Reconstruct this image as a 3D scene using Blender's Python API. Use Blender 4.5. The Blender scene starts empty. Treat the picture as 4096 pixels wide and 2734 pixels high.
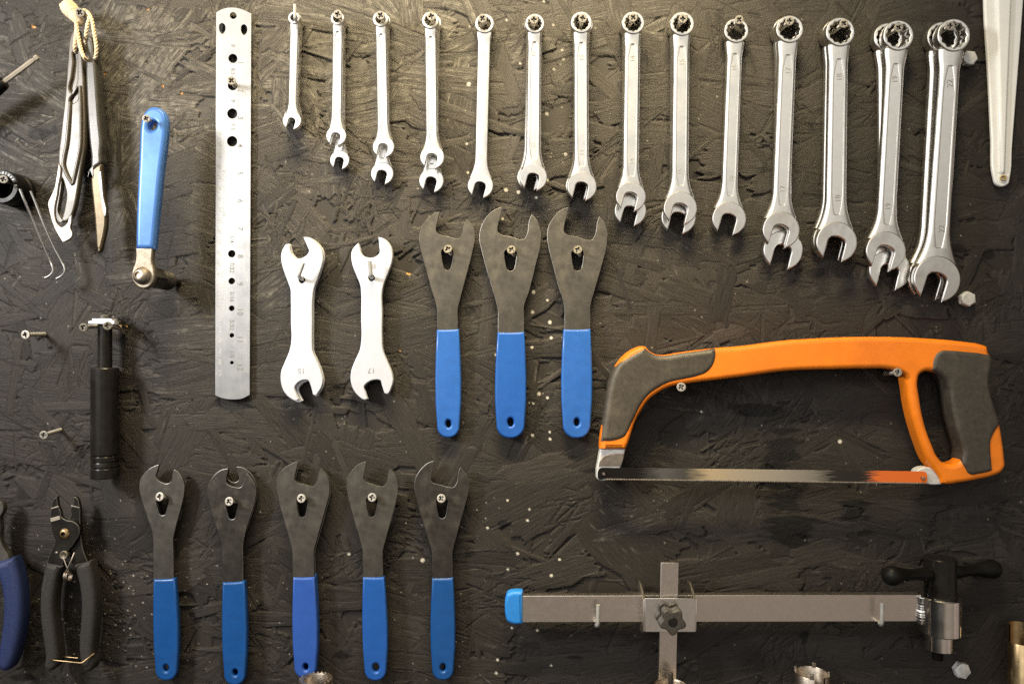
import bpy, bmesh, math, random
import numpy as np
from mathutils import Vector, Matrix, Quaternion

random.seed(7)
S = 0.2298e-3          # metres of board per photo pixel
D = 0.70               # lens to board
CX, CY = 2048.0, 1367.0
sc = bpy.context.scene
COL = sc.collection
BASE = {}
PI = math.pi

# ------------------------------------------------------------------ helpers
def kf(h): return (D - h) / D
def W(px, py, h):
    k = kf(h)
    return Vector(((px - CX) * S * k, -h, (CY - py) * S * k))
def Z(pts, ox, oy, f):
    return [(ox + p[0] * f, oy + p[1] * f) + tuple(p[2:]) for p in pts]

def sm(pts, n=6, closed=True):
    """smooth path through points; a third element 1 marks a corner"""
    P = [Vector((p[0], p[1])) for p in pts]
    C = [len(p) > 2 and p[2] == 1 for p in pts]
    m = len(P); T = []
    for i in range(m):
        a = P[i - 1] if (closed or i > 0) else None
        b = P[(i + 1) % m] if (closed or i < m - 1) else None
        if C[i] or a is None or b is None:
            T.append(None); continue
        d0 = max((P[i] - a).length, 1e-6); d1 = max((b - P[i]).length, 1e-6)
        T.append(((b - P[i]) / d1 * d0 + (P[i] - a) / d0 * d1) / (d0 + d1))
    out = []
    for i in range(m if closed else m - 1):
        j = (i + 1) % m
        d = (P[j] - P[i]).length
        t0 = T[i] if T[i] is not None else None
        t1 = T[j] if T[j] is not None else None
        ch = (P[j] - P[i]) / max(d, 1e-6)
        if t0 is None and t1 is None:
            out.append((P[i].x, P[i].y)); continue
        if t0 is None: t0 = (ch * 1.5 - t1 * .5)
        if t1 is None: t1 = (ch * 1.5 - t0 * .5)
        for q in range(n):
            t = q / n
            h00 = 2*t**3 - 3*t*t + 1; h10 = t**3 - 2*t*t + t; h01 = -2*t**3 + 3*t*t; h11 = t**3 - t*t
            v = P[i]*h00 + t0*(d*h10) + P[j]*h01 + t1*(d*h11)
            out.append((v.x, v.y))
    if not closed: out.append((P[-1].x, P[-1].y))
    return out

def lin(p):
    # straight jaw walls: points just inside each sharp tip
    out = []
    n = len(p)
    for i, q in enumerate(p):
        out.append(q); r = p[(i+1) % n]
        d = math.hypot(r[0]-q[0], r[1]-q[1])
        if d > 62 and (len(q) > 2) != (len(r) > 2):
            f = .22 if len(q) > 2 else .78
            for g in ((f, .6) if f < .5 else (.4, f)): out.append((q[0]+(r[0]-q[0])*g, q[1]+(r[1]-q[1])*g))
    return out

def circ(cx, cy, r, n=40, ry=None, a0=0):
    ry = ry or r
    return [(cx + r*math.cos(a0 + 2*PI*i/n), cy + ry*math.sin(a0 + 2*PI*i/n)) for i in range(n)]

def tag(o, label, cat, group=None):
    o['label'] = label; o['category'] = cat
    if group: o['group'] = group
    return o

def thing(name, label, cat, loc, group=None):
    o = bpy.data.objects.new(name, None); COL.objects.link(o)
    o.empty_display_size = .01
    o.location = loc; BASE[o] = Vector(loc)
    return tag(o, label, cat, group)

def link(name, me, m, parent=None):
    if parent is not None:
        base = BASE[parent]
    else:
        n = len(me.vertices); co = np.empty(n*3, np.float32); me.vertices.foreach_get('co', co)
        co = co.reshape(-1, 3); base = Vector(((co[:,0].min()+co[:,0].max())/2, co[:,1].max(), co[:,2].min()))
    me.transform(Matrix.Translation(-base))
    for q in (m if isinstance(m, (list, tuple)) else [m]): me.materials.append(q)
    o = bpy.data.objects.new(name, me); COL.objects.link(o)
    if parent is not None:
        o.parent = parent
    else:
        o.location = base
    BASE[o] = base.copy()
    return o

def smooth_mesh(me, ang=40, flat_dir=None):
    bm = bmesh.new(); bm.from_mesh(me)
    for f in bm.faces: f.smooth = True
    ca = math.cos(math.radians(ang))
    for e in bm.edges:
        if len(e.link_faces) == 2:
            a, b = e.link_faces
            s = a.normal.dot(b.normal) < ca
            if flat_dir is not None:
                fa = abs(a.normal.dot(flat_dir)) > .9995; fb = abs(b.normal.dot(flat_dir)) > .9995
                if fa != fb: s = True
            e.smooth = not s
    bm.to_mesh(me); bm.free()

def curve_mesh(loops, t, bevel, res):
    cu = bpy.data.curves.new('tmp', 'CURVE'); cu.dimensions = '2D'; cu.fill_mode = 'BOTH'
    for lp in loops:
        sp = cu.splines.new('POLY'); sp.points.add(len(lp) - 1)
        for p, q in zip(sp.points, lp): p.co = (q[0], q[1], 0, 1)
        sp.use_cyclic_u = True
    cu.extrude = max(t/2 - bevel, 0); cu.bevel_depth = bevel; cu.bevel_resolution = res; cu.offset = -bevel
    ob = bpy.data.objects.new('tmp', cu); COL.objects.link(ob)
    dg = bpy.context.evaluated_depsgraph_get()
    me = bpy.data.meshes.new_from_object(ob.evaluated_get(dg))
    bpy.data.objects.remove(ob); bpy.data.curves.remove(cu)
    bm = bmesh.new(); bm.from_mesh(me); bmesh.ops.remove_doubles(bm, verts=bm.verts, dist=2e-3)
    bmesh.ops.recalc_face_normals(bm, faces=bm.faces)
    bm.to_mesh(me); bm.free()
    return me

def plate(name, outer, holes, h, t, bevel, m, parent=None, res=2, ang=40, grow=0, edge_mat=None, tilt=None):
    """outline in photo pixels at front height h (m); thickness t (m); bevel in px"""
    k = kf(h)
    loops = [[((x - CX)*k, -(y - CY)*k) for x, y in lp] for lp in [outer] + list(holes)]
    tp = t / S
    me = curve_mesh(loops, tp, bevel, res)
    if edge_mat is not None:
        for p in me.polygons:
            nz = p.normal.z
            p.material_index = 1 if .15 < nz < .97 else 0
    smooth_mesh(me, ang, Vector((0, 0, 1)))
    Y0 = -(h - t/2)
    me.transform(Matrix(((S, 0, 0, 0), (0, 0, -S, Y0), (0, S, 0, 0), (0, 0, 0, 1))))
    if tilt: me.transform(tilt)
    return link(name, me, [m, edge_mat] if edge_mat is not None else m, parent)

def tube_bm(bm, pts, r, seg=10, cap=True):
    P = [Vector(p) for p in pts]; n = len(P)
    R = r if isinstance(r, (list, tuple)) else [r]*n
    T = [(P[min(i+1, n-1)] - P[max(i-1, 0)]).normalized() for i in range(n)]
    u = T[0].orthogonal().normalized(); rings = []
    for i in range(n):
        if i: u = (T[i-1].rotation_difference(T[i]) @ u)
        u = (u - T[i]*u.dot(T[i])).normalized(); v = T[i].cross(u)
        rings.append([bm.verts.new(P[i] + (u*math.cos(2*PI*j/seg) + v*math.sin(2*PI*j/seg))*R[i]) for j in range(seg)])
    for a, b in zip(rings, rings[1:]):
        for j in range(seg):
            bm.faces.new((a[j], a[(j+1) % seg], b[(j+1) % seg], b[j]))
    if cap:
        bm.faces.new(rings[0][::-1]); bm.faces.new(rings[-1])

def bm_link(name, bm, m, parent=None, ang=40):
    bmesh.ops.recalc_face_normals(bm, faces=bm.faces)
    me = bpy.data.meshes.new(name); bm.to_mesh(me); bm.free()
    smooth_mesh(me, ang)
    return link(name, me, m, parent)

def tube(name, pts, r, m, parent=None, seg=10, ang=50):
    bm = bmesh.new(); tube_bm(bm, pts, r, seg); return bm_link(name, bm, m, parent, ang)

def smooth3(pts, n=6):
    P = [Vector(p) for p in pts]; out = []
    for i in range(len(P) - 1):
        a = P[max(i-1, 0)]; b = P[i]; c = P[i+1]; d = P[min(i+2, len(P)-1)]
        for q in range(n):
            t = q/n
            out.append(.5*((2*b) + (c-a)*t + (2*a-5*b+4*c-d)*t*t + (3*b-a-3*c+d)*t**3))
    out.append(P[-1]); return out

def lathe_bm(bm, o, ax, prof, seg=40, a0=0, a1=2*PI):
    o = Vector(o); ax = Vector(ax).normalized()
    ref = Vector((0, -1, 0)) if abs(ax.y) < .9 else Vector((1, 0, 0))
    u = (ref - ax*ref.dot(ax)).normalized(); v = ax.cross(u)
    full = abs(a1 - a0 - 2*PI) < 1e-6; n = seg if full else seg + 1
    rings = []
    for t, r in prof:
        c = o + ax*t
        if r < 1e-7: rings.append([bm.verts.new(c)]); continue
        rings.append([bm.verts.new(c + (u*math.cos(a0 + (a1-a0)*j/seg) + v*math.sin(a0 + (a1-a0)*j/seg))*r) for j in range(n)])
    for a, b in zip(rings, rings[1:]):
        for j in range(seg):
            j2 = (j+1) % n
            if len(a) == 1 and len(b) == 1: continue
            if len(a) == 1: bm.faces.new((a[0], b[j2], b[j]))
            elif len(b) == 1: bm.faces.new((a[j], a[j2], b[0]))
            else: bm.faces.new((a[j], a[j2], b[j2], b[j]))

def lathe(name, o, ax, prof, m, parent=None, seg=40, ang=35, a0=0, a1=2*PI):
    bm = bmesh.new(); lathe_bm(bm, o, ax, prof, seg, a0, a1); return bm_link(name, bm, m, parent, ang)

def box_bm(bm, c, e, rot=None):
    vs = []
    for sx in (-1, 1):
        for sy in (-1, 1):
            for sz in (-1, 1):
                v = Vector((sx*e[0], sy*e[1], sz*e[2]))
                if rot: v = rot @ v
                vs.append(bm.verts.new(Vector(c) + v))
    for f in ((0,1,3,2),(4,6,7,5),(0,4,5,1),(2,3,7,6),(0,2,6,4),(1,5,7,3)):
        bm.faces.new([vs[i] for i in f])

def text_mesh(items, h, ext=.00008):
    """items: (string, px, py, size_px, rotation deg ccw) -> one mesh on the plane at height h"""
    bm = bmesh.new(); k = kf(h)
    for s, px, py, size, rot in items:
        cu = bpy.data.curves.new('tmp', 'FONT'); cu.body = s; cu.align_x = 'CENTER'; cu.align_y = 'CENTER'
        cu.size = size; cu.extrude = ext / S; cu.resolution_u = 3; cu.offset = size*.010
        ob = bpy.data.objects.new('tmp', cu); COL.objects.link(ob)
        dg = bpy.context.evaluated_depsgraph_get()
        me = bpy.data.meshes.new_from_object(ob.evaluated_get(dg))
        bpy.data.objects.remove(ob); bpy.data.curves.remove(cu)
        me.transform(Matrix.Rotation(math.radians(rot), 4, 'Z'))
        me.transform(Matrix(((S*k, 0, 0, (px-CX)*S*k), (0, 0, -S, -h), (0, S*k, 0, (CY-py)*S*k), (0, 0, 0, 1))))
        bm.from_mesh(me); bpy.data.meshes.remove(me)
    me = bpy.data.meshes.new('text'); bm.to_mesh(me); bm.free()
    return me

# ------------------------------------------------------------------ materials
def mat(name, col, metal=0., rough=.5, nscale=300., cvar=.12, rvar=.12, bump=0., bscale=None, stretch=None, coat=0., spec=.5, aniso=0., dirt=None, dirt_amt=.0):
    m = bpy.data.materials.new(name); m.use_nodes = True
    nt = m.node_tree; N = nt.nodes; L = nt.links; b = N['Principled BSDF']
    tc = N.new('ShaderNodeTexCoord'); mp = N.new('ShaderNodeMapping'); L.new(tc.outputs['Object'], mp.inputs['Vector'])
    if stretch: mp.inputs['Scale'].default_value = stretch
    no = N.new('ShaderNodeTexNoise'); no.inputs['Scale'].default_value = nscale; no.inputs['Detail'].default_value = 5
    L.new(mp.outputs['Vector'], no.inputs['Vector'])
    mr = N.new('ShaderNodeMapRange'); mr.inputs['From Min'].default_value = .3; mr.inputs['From Max'].default_value = .7
    mr.inputs['To Min'].default_value = 1 - cvar; mr.inputs['To Max'].default_value = 1 + cvar
    L.new(no.outputs['Fac'], mr.inputs['Value'])
    mx = N.new('ShaderNodeVectorMath'); mx.operation = 'SCALE'; mx.inputs[0].default_value = col
    L.new(mr.outputs['Result'], mx.inputs['Scale'])
    src = mx.outputs['Vector']
    n2 = N.new('ShaderNodeTexNoise'); n2.inputs['Scale'].default_value = nscale*.23; n2.inputs['Detail'].default_value = 6
    n2.inputs['Roughness'].default_value = .65
    L.new(tc.outputs['Object'], n2.inputs['Vector'])
    if dirt:
        d1 = N.new('ShaderNodeMapRange'); d1.inputs['From Min'].default_value = .52; d1.inputs['From Max'].default_value = .72
        d1.inputs['To Max'].default_value = dirt_amt; L.new(n2.outputs['Fac'], d1.inputs['Value'])
        mm = N.new('ShaderNodeMix'); mm.data_type = 'RGBA'; L.new(d1.outputs['Result'], mm.inputs['Factor'])
        L.new(src, mm.inputs['A']); mm.inputs['B'].default_value = (*dirt, 1); src = mm.outputs['Result']
    L.new(src, b.inputs['Base Color'])
    rr = N.new('ShaderNodeMapRange'); rr.inputs['From Min'].default_value = .3; rr.inputs['From Max'].default_value = .7
    rr.inputs['To Min'].default_value = max(.04, rough - rvar); rr.inputs['To Max'].default_value = min(1, rough + rvar)
    L.new(n2.outputs['Fac'], rr.inputs['Value']); L.new(rr.outputs['Result'], b.inputs['Roughness'])
    b.inputs['Metallic'].default_value = metal
    b.inputs['Specular IOR Level'].default_value = spec
    if coat: b.inputs['Coat Weight'].default_value = coat; b.inputs['Coat Roughness'].default_value = .12
    if bump:
        n3 = N.new('ShaderNodeTexNoise'); n3.inputs['Scale'].default_value = bscale or nscale*3; n3.inputs['Detail'].default_value = 3
        L.new(mp.outputs['Vector'], n3.inputs['Vector'])
        bp = N.new('ShaderNodeBump'); bp.inputs['Strength'].default_value = bump; bp.inputs['Distance'].default_value = .0004
        L.new(n3.outputs['Fac'], bp.inputs['Height']); L.new(bp.outputs['Normal'], b.inputs['Normal'])
    return m

M = {}
M['satin'] = mat('satin_chrome', (.86, .845, .81), 1, .25, 200, .04, .05)
M['polish'] = mat('polished_steel', (.78, .76, .73), 1, .24, 220, .07, .08, dirt=(.40, .34, .29), dirt_amt=.35)
M['chrome'] = mat('turned_chrome', (.80, .76, .72), 1, .15, 200, .08, .06)
M['recess_shade'] = mat('dark_recess_shade', (.03, .026, .02), 0, .8, 400, .2, .1)  # dark colour stands in for shade, with dirt, inside the screw cross
M['number'] = mat('stamped_steel', (.50, .48, .45), 1, .42, 300, .1, .1)
M['steel_dark'] = mat('dark_oxide_steel', (.068, .063, .056), .55, .50, 170, .22, .10, .25, 2600, dirt=(.15, .13, .11), dirt_amt=.35)
M['steel_black'] = mat('blackened_steel', (.040, .036, .032), .5, .42, 170, .3, .1, .2, 2600, dirt=(.16, .13, .105), dirt_amt=.45)
M['bare_edge'] = mat('worn_steel_edge', (.40, .385, .36), 1, .32, 400, .3, .1)
M['blue'] = mat('blue_dipped_vinyl', (.012, .080, .33), 0, .28, 140, .06, .07, .06, 1500, coat=.25)
M['blue_pale'] = mat('faded_blue_vinyl', (.018, .095, .36), 0, .30, 140, .08, .07, .06, 1500, coat=.25)
M['blue_deep'] = mat('deep_blue_vinyl', (.006, .062, .235), 0, .30, 140, .08, .07, .06, 1500, coat=.2)
M['blue_violet'] = mat('violet_blue_vinyl', (.024, .082, .35), 0, .30, 140, .06, .07, .06, 1500, coat=.2)
M['navy'] = mat('navy_foam_grip', (.009, .020, .080), 0, .62, 500, .25, .1, .5, 2600)
M['cap_blue'] = mat('blue_end_cap', (.022, .20, .60), 0, .34, 120, .07, .08, .05, 1500)
M['orange'] = mat('orange_enamel', (.76, .195, .009), 0, .36, 60, .10, .10, .06, 1200, dirt=(.42, .10, .012), dirt_amt=.35, coat=.1)
M['rubber'] = mat('dusty_black_rubber', (.047, .040, .031), 0, .50, 260, .22, .1, .35, 3000, dirt=(.095, .080, .060), dirt_amt=.6)
M['foam'] = mat('black_foam_grip', (.019, .017, .0145), 0, .72, 700, .35, .1, .7, 2500)
M['black'] = mat('black_oxide', (.013, .0115, .010), .30, .26, 150, .25, .08, .08, 1500, dirt=(.05, .04, .03), dirt_amt=.25, spec=.4)
M['black_plastic'] = mat('black_plastic', (.005, .0047, .0042), 0, .44, 160, .2, .1, .1, 1600, spec=.18)
M['knob'] = mat('dusty_grey_knob', (.045, .040, .034), 0, .46, 160, .2, .1, .1, 1600)
M['alu'] = mat('bright_nickel', (.66, .675, .73), .45, .42, 200, .04, .08, .08, 1800)
M['ruler'] = mat('brushed_ruler_steel', (.42, .415, .405), 1, .34, 240, .06, .06, .05, 300, stretch=(6, 6, .25))
M['ink'] = mat('etched_ink', (.13, .13, .13), 0, .6, 300, .1, .1)
M['ink_pale'] = mat('faded_ink', (.42, .42, .41), .4, .5, 300, .15, .1)
M['rope'] = mat('hemp_rope', (.68, .55, .35), 0, .85, 500, .22, .08, .6, 1500)
M['screw'] = mat('zinc_screw', (.34, .315, .275), .75, .46, 500, .2, .12)
M['screw_dark'] = mat('dark_zinc_screw', (.13, .115, .09), .6, .50, 500, .2, .12)
M['brass'] = mat('yellow_zinc', (.60, .42, .18), 1, .34, 300, .2, .1)
M['tan_plastic'] = mat('grey_brown_nylon', (.056, .047, .033), 0, .36, 160, .12, .1, .1, 1500)
M['tan_dark'] = mat('dark_grey_nylon', (.038, .035, .030), 0, .34, 160, .12, .1, .1, 1500)
M['alu_bar'] = mat('brushed_aluminium_bar', (.68, .62, .565), 1, .30, 900, .07, .05, .10, 2600)
M['zinc'] = mat('galvanised_steel', (.62, .62, .61), .35, .44, 220, .14, .1, .1, 1200)
M['white'] = mat('white_enamel', (.72, .72, .70), 0, .26, 90, .03, .06, .02, 900, coat=.3)
M['old_steel'] = mat('stained_steel', (.46, .40, .33), 1, .36, 260, .25, .1, .3, 1200, dirt=(.20, .12, .06), dirt_amt=.8)
M['gold_steel'] = mat('bronzed_steel', (.55, .40, .21), 1, .28, 120, .15, .1, .1, 900)
M['olive_steel'] = mat('olive_tinted_steel', (.085, .066, .040), .7, .34, 150, .2, .1, .1, 1500)
M['grey_steel'] = mat('grey_tool_steel', (.42, .37, .30), .55, .42, 200, .1, .1)
M['zinc_dull'] = mat('dull_galvanised_wire', (.40, .40, .39), .35, .42, 220, .14, .1, .1, 1200)
M['brown_steel'] = mat('brown_tool_steel', (.25, .215, .165), .9, .38, 260, .2, .1, .2, 1200)
M['blue_sheen'] = mat('glossy_pale_blue_vinyl', (.050, .145, .42), .30, .31, 140, .06, .06, .05, 1500, coat=.5)
M['tooth_steel'] = mat('bare_tooth_steel', (.50, .44, .36), .8, .34, 900, .5, .1)
M['tip_steel'] = mat('worn_bright_steel', (.62, .56, .50), 1, .36, 200, .12, .1)
M['letter'] = mat('white_lettering', (.75, .75, .76), 0, .5)

def blade_material(x0, x1):
    m = bpy.data.materials.new('worn_saw_blade'); m.use_nodes = True
    nt = m.node_tree; N = nt.nodes; L = nt.links; b = N['Principled BSDF']
    tc = N.new('ShaderNodeTexCoord'); sp = N.new('ShaderNodeSeparateXYZ'); L.new(tc.outputs['Object'], sp.inputs[0])
    mp = N.new('ShaderNodeMapping'); mp.inputs['Scale'].default_value = (70, 1, 1300); L.new(tc.outputs['Object'], mp.inputs['Vector'])
    no = N.new('ShaderNodeTexNoise'); no.inputs['Scale'].default_value = 1.; no.inputs['Detail'].default_value = 6; L.new(mp.outputs[0], no.inputs['Vector'])
    mr = N.new('ShaderNodeMapRange'); mr.inputs['From Min'].default_value = x0; mr.inputs['From Max'].default_value = x1
    L.new(sp.outputs['X'], mr.inputs['Value'])
    ad = N.new('ShaderNodeMath'); ad.operation = 'MULTIPLY_ADD'; ad.inputs[1].default_value = .14; L.new(no.outputs['Fac'], ad.inputs[0])
    sb = N.new('ShaderNodeMath'); sb.operation = 'SUBTRACT'; sb.inputs[1].default_value = .07; L.new(mr.outputs[0], sb.inputs[0]); L.new(sb.outputs[0], ad.inputs[2])
    cr = N.new('ShaderNodeValToRGB'); e = cr.color_ramp.elements
    e[0].position = 0; e[0].color = (.016, .014, .013, 1); e[1].position = 1; e[1].color = (.66, .13, .015, 1)
    for p, c in ((.13, (.022, .019, .017, 1)), (.20, (.17, .165, .16, 1)), (.27, (.10, .095, .09, 1)), (.34, (.72, .57, .36, 1)), (.42, (.62, .52, .38, 1)),
                 (.55, (.50, .45, .37, 1)), (.66, (.34, .31, .265, 1)), (.71, (.05, .045, .04, 1)), (.815, (.045, .04, .036, 1)), (.845, (.60, .13, .02, 1))):
        x = e.new(p); x.color = c
    L.new(ad.outputs[0], cr.inputs[0]); L.new(cr.outputs[0], b.inputs['Base Color'])
    me = N.new('ShaderNodeMapRange'); me.inputs['From Min'].default_value = .80; me.inputs['From Max'].default_value = .84
    me.inputs['To Min'].default_value = .75; me.inputs['To Max'].default_value = 0; L.new(ad.outputs[0], me.inputs['Value']); L.new(me.outputs[0], b.inputs['Metallic'])
    b.inputs['Roughness'].default_value = .36
    return m

# ------------------------------------------------------------------ the board
def build_board():
    rng = np.random.default_rng(11)
    st = 3.0; x0, y0 = -520., -470.; nx, ny = 1720, 1230
    xs = x0 + st*np.arange(nx); ys = y0 + st*np.arange(ny)
    def tile(su, sv, n=1024):
        w = rng.standard_normal((n, n)); F = np.fft.rfft2(w)
        fv = np.fft.fftfreq(n)[:, None]; fu = np.fft.rfftfreq(n)[None, :]
        F *= np.exp(-2*PI*PI*((fu*su)**2 + (fv*sv)**2)); r = np.fft.irfft2(F, s=(n, n))
        return (r / r.std()).astype(np.float32)
    G1 = tile(16, .8); G2 = tile(45, 3.0); G3 = tile(5, 1.3)
    H = np.full((ny, nx), -1.9, np.float32); TN = np.ones((ny, nx), np.float32); WR = np.zeros((ny, nx), np.float32)
    U = np.zeros((ny, nx), np.float32); V = np.zeros((ny, nx), np.float32)
    def put(cx, cy, a, l, w, lev, amp=1., jag=14.):
        ca, sa = math.cos(a), math.sin(a)
        ex = abs(l/2*ca) + abs(w/2*sa) + jag*2; ey = abs(l/2*sa) + abs(w/2*ca) + jag*2
        i0 = max(0, int((cx-ex-x0)/st)); i1 = min(nx, int((cx+ex-x0)/st)+1)
        j0 = max(0, int((cy-ey-y0)/st)); j1 = min(ny, int((cy+ey-y0)/st)+1)
        if i1 <= i0 or j1 <= j0: return
        dx = (xs[i0:i1]-cx)[None, :]; dy = (ys[j0:j1]-cy)[:, None]
        bend = rng.normal()*.00018
        u = dx*ca + dy*sa; v = -dx*sa + dy*ca; v = v + bend*u*u*.5
        ou, ov = rng.integers(0, 1024, 2)
        iu = ((u/st).astype(int) + ou) & 1023; iv = ((v/st).astype(int) + ov) & 1023
        g1 = G1[iv, iu]; g2 = G2[iv, iu]; g3 = G3[iv, iu]
        kn = np.linspace(-w/2-40, w/2+40, 14); jl = rng.normal(size=14)*jag; jr = rng.normal(size=14)*jag
        vl = v.ravel()
        el = np.interp(vl, kn, jl).reshape(v.shape); er = np.interp(vl, kn, jr).reshape(v.shape)
        ku = np.linspace(-l/2-60, l/2+60, 9); tp = np.interp(u.ravel(), ku, rng.normal(size=9)*w*.05).reshape(u.shape)
        skew = rng.normal()*.35
        uu = u + skew*v
        d = np.minimum(np.minimum(uu + l/2 + el + g1*2, l/2 + er - uu + g1*2), w/2 + tp - np.abs(v))
        mk = d > 0
        h = lev + rng.normal()*.10*u/l*2 + rng.normal()*.11*v/w*2 + amp*(.040*g1 + .022*g2 + .032*g3)
        h = h - .50*np.exp(-d/3.6)*(.5 + .5*rng.random())
        crack = (g1 < -2.1) & (g2 < .6)
        h = h - np.where(crack, .38, 0)
        H[j0:j1, i0:i1][mk] = h[mk]
        TN[j0:j1, i0:i1][mk] = float(np.exp(rng.normal()*.14))
        WR[j0:j1, i0:i1][mk] = (g1*.55 + g3*.35 + g2*.25 + rng.normal()*.36)[mk]
        sx = rng.random()*50
        U[j0:j1, i0:i1][mk] = (u/1000 + sx)[mk]; V[j0:j1, i0:i1][mk] = (v/1000 + sx*.7)[mk]
    XA, XB, YA, YB = x0, x0+st*nx, y0, y0+st*ny
    def ang(p=.5):
        return rng.normal()*.22 if rng.random() < p else rng.random()*PI
    def batch(n, l, w, lev, sd, p, amp=1., jag=14):
        for _ in range(n):
            put(XA + rng.random()*(XB-XA), YA + rng.random()*(YB-YA), ang(p), l[0] + rng.random()**1.5*(l[1]-l[0]), w[0] + rng.random()**1.4*(w[1]-w[0]), lev + rng.normal()*sd, amp, jag)
    batch(2600, (60, 260), (8, 36), -1.35, .35, .25, 1., 8)
    batch(560, (150, 560), (40, 170), -.62, .14, .45)
    batch(540, (150, 560), (40, 170), -.30, .14, .45)
    batch(300, (60, 260), (7, 34), -.15, .2, .25, 1., 9)
    batch(470, (160, 640), (45, 190), -.05, .12, .5)
    batch(420, (70, 320), (6, 34), .02, .14, .3, 1., 9)
    batch(120, (160, 420), (30, 110), .08, .10, .45)
    for _ in range(85):
        cx, cy = XA + rng.random()*(XB-XA), YA + rng.random()*(YB-YA); a0 = rng.random()*PI
        for _q in range(rng.integers(12, 34)):
            put(cx + rng.normal()*60, cy + rng.normal()*34, a0 + rng.normal()*.6, 35 + rng.random()*120, 5 + rng.random()*14, -.75 + rng.random()*.7, 1., 6)
    # regional scuffing, white drips, raw splinters
    def low(sig):
        w = rng.standard_normal((ny//8+1, nx//8+1)); F = np.fft.rfft2(w); fy = np.fft.fftfreq(w.shape[0])[:, None]; fx = np.fft.rfftfreq(w.shape[1])[None, :]
        F *= np.exp(-2*PI*PI*sig*sig*(fx*fx+fy*fy)); r = np.fft.irfft2(F, s=w.shape); r /= r.std()
        r = np.repeat(np.repeat(r, 8, 0), 8, 1)[:ny, :nx]
        for ax in (0, 1):
            c = np.cumsum(np.pad(r, [(5, 4) if q == ax else (0, 0) for q in (0, 1)], mode='edge'), axis=ax)
            r = (np.take(c, range(9, c.shape[ax]), ax) - np.take(c, range(0, c.shape[ax]-9), ax))/9
        return r.astype(np.float32)
    L1 = low(7); L2 = low(16)
    L1 = L1[:ny, :nx]; L2 = L2[:ny, :nx]
    hh, ww = L1.shape
    XX = xs[None, :ww]; YY = ys[:hh, None]
    bias = 1.25*np.exp(-((YY-220)/430.)**2)*(1-.45*(XX>2700)) + .75*np.exp(-((XX-250)/700.)**2)*np.exp(-((YY-900)/1000.)**2) - .75*(XX > -9999) - .5/(1+np.exp(-(YY-1500)/250.))  # more scuffs at top and left, which also paint in the brighter light there
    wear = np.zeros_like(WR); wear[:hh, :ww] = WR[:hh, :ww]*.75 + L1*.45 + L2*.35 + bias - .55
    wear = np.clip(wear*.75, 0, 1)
    FL = np.zeros_like(WR); RW = np.zeros_like(WR)
    def dot(x, y, r, A, val=1., asp=1., an=0.):
        i0 = max(0, int((x-r*2-6-x0)/st)); i1 = min(nx, int((x+r*2+6-x0)/st)+2); j0 = max(0, int((y-r*2-6-y0)/st)); j1 = min(ny, int((y+r*2+6-y0)/st)+2)
        if i1 <= i0 or j1 <= j0: return
        dx = (xs[i0:i1]-x)[None, :]; dy = (ys[j0:j1]-y)[:, None]
        a = dx*math.cos(an)+dy*math.sin(an); b = (-dx*math.sin(an)+dy*math.cos(an))*asp
        q = np.sqrt(a*a+b*b)
        A[j0:j1, i0:i1] = np.maximum(A[j0:j1, i0:i1], np.clip((r-q)/2.5+.6, 0, 1)*val)
    drips = [(2134,1167,8),(2190,1200,5),(2130,1247,7),(2200,1288,8),(2205,1350,6),(2128,1388,6),(2156,1574,8),(2190,1590,6),(2133,1612,5),(2130,1740,7),(2200,1755,6),(2199,1727,5),(1984,1418,6),
             (2024,760,8),(2074,768,8),(2145,790,6),(2249,199,6),(2216,277,6),(2188,453,7),(2254,237,5),(2213,100,5),(2026,80,5),(2262,617,7),(2175,3,5),(2080,253,5),
             (2070,2213,7),(2238,2236,6),(2032,2277,6),(2205,2300,7),(2149,2520,6),(2047,2510,5),(1990,2637,6),(2205,2660,5),(1985,2690,6),(1950,2110,6),(2110,2080,6),(2030,2000,5),(2118,2036,5),
             (3360,1765,9),(1875,337,9),(2806,1646,5),(1690,2240,9),(1395,2215,7),(2190,720,5),(2010,875,5),(1872,690,5),(1867,575,5)]
    for x, y, r in drips: dot(x, y, r*.85, FL, .95, 1.1, rng.random()*3)
    for _ in range(240):
        x = rng.random()*2000 - 50; y = 2000 + rng.random()*760
        if rng.random() < .6: x = 380 + rng.normal()*130; y = 2400 + rng.normal()*160
        dot(x, y, .8 + rng.random()*2.2, FL, .35 + .5*rng.random(), 1+rng.random(), rng.random()*3)
    for _ in range(420):
        dot(-100 + rng.random()*4300, -50 + rng.random()*2850, .8 + rng.random()*1.8, FL, .25 + .45*rng.random(), 1+rng.random(), rng.random()*3)
    for x, y, r in ((130,105,9),(650,342,7),(725,371,6),(420,295,6),(592,38,5),(495,1292,8),(480,1300,6),(1636,1095,6),(1627,1091,4),(505,1303,5),(1600,1400,4)):
        dot(x, y, r, RW, 1., 1.8, rng.random()*3)
    H -= RW*1.2
    # fastening holes torn by old screws get a darker pit
    for x, y, r in ((650,342,6),(1640,1100,6)): dot(x, y, r*.5, RW, .0)
    # old glossy black stains and rubbed dark speckle
    st_ = np.zeros_like(TN)
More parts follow.
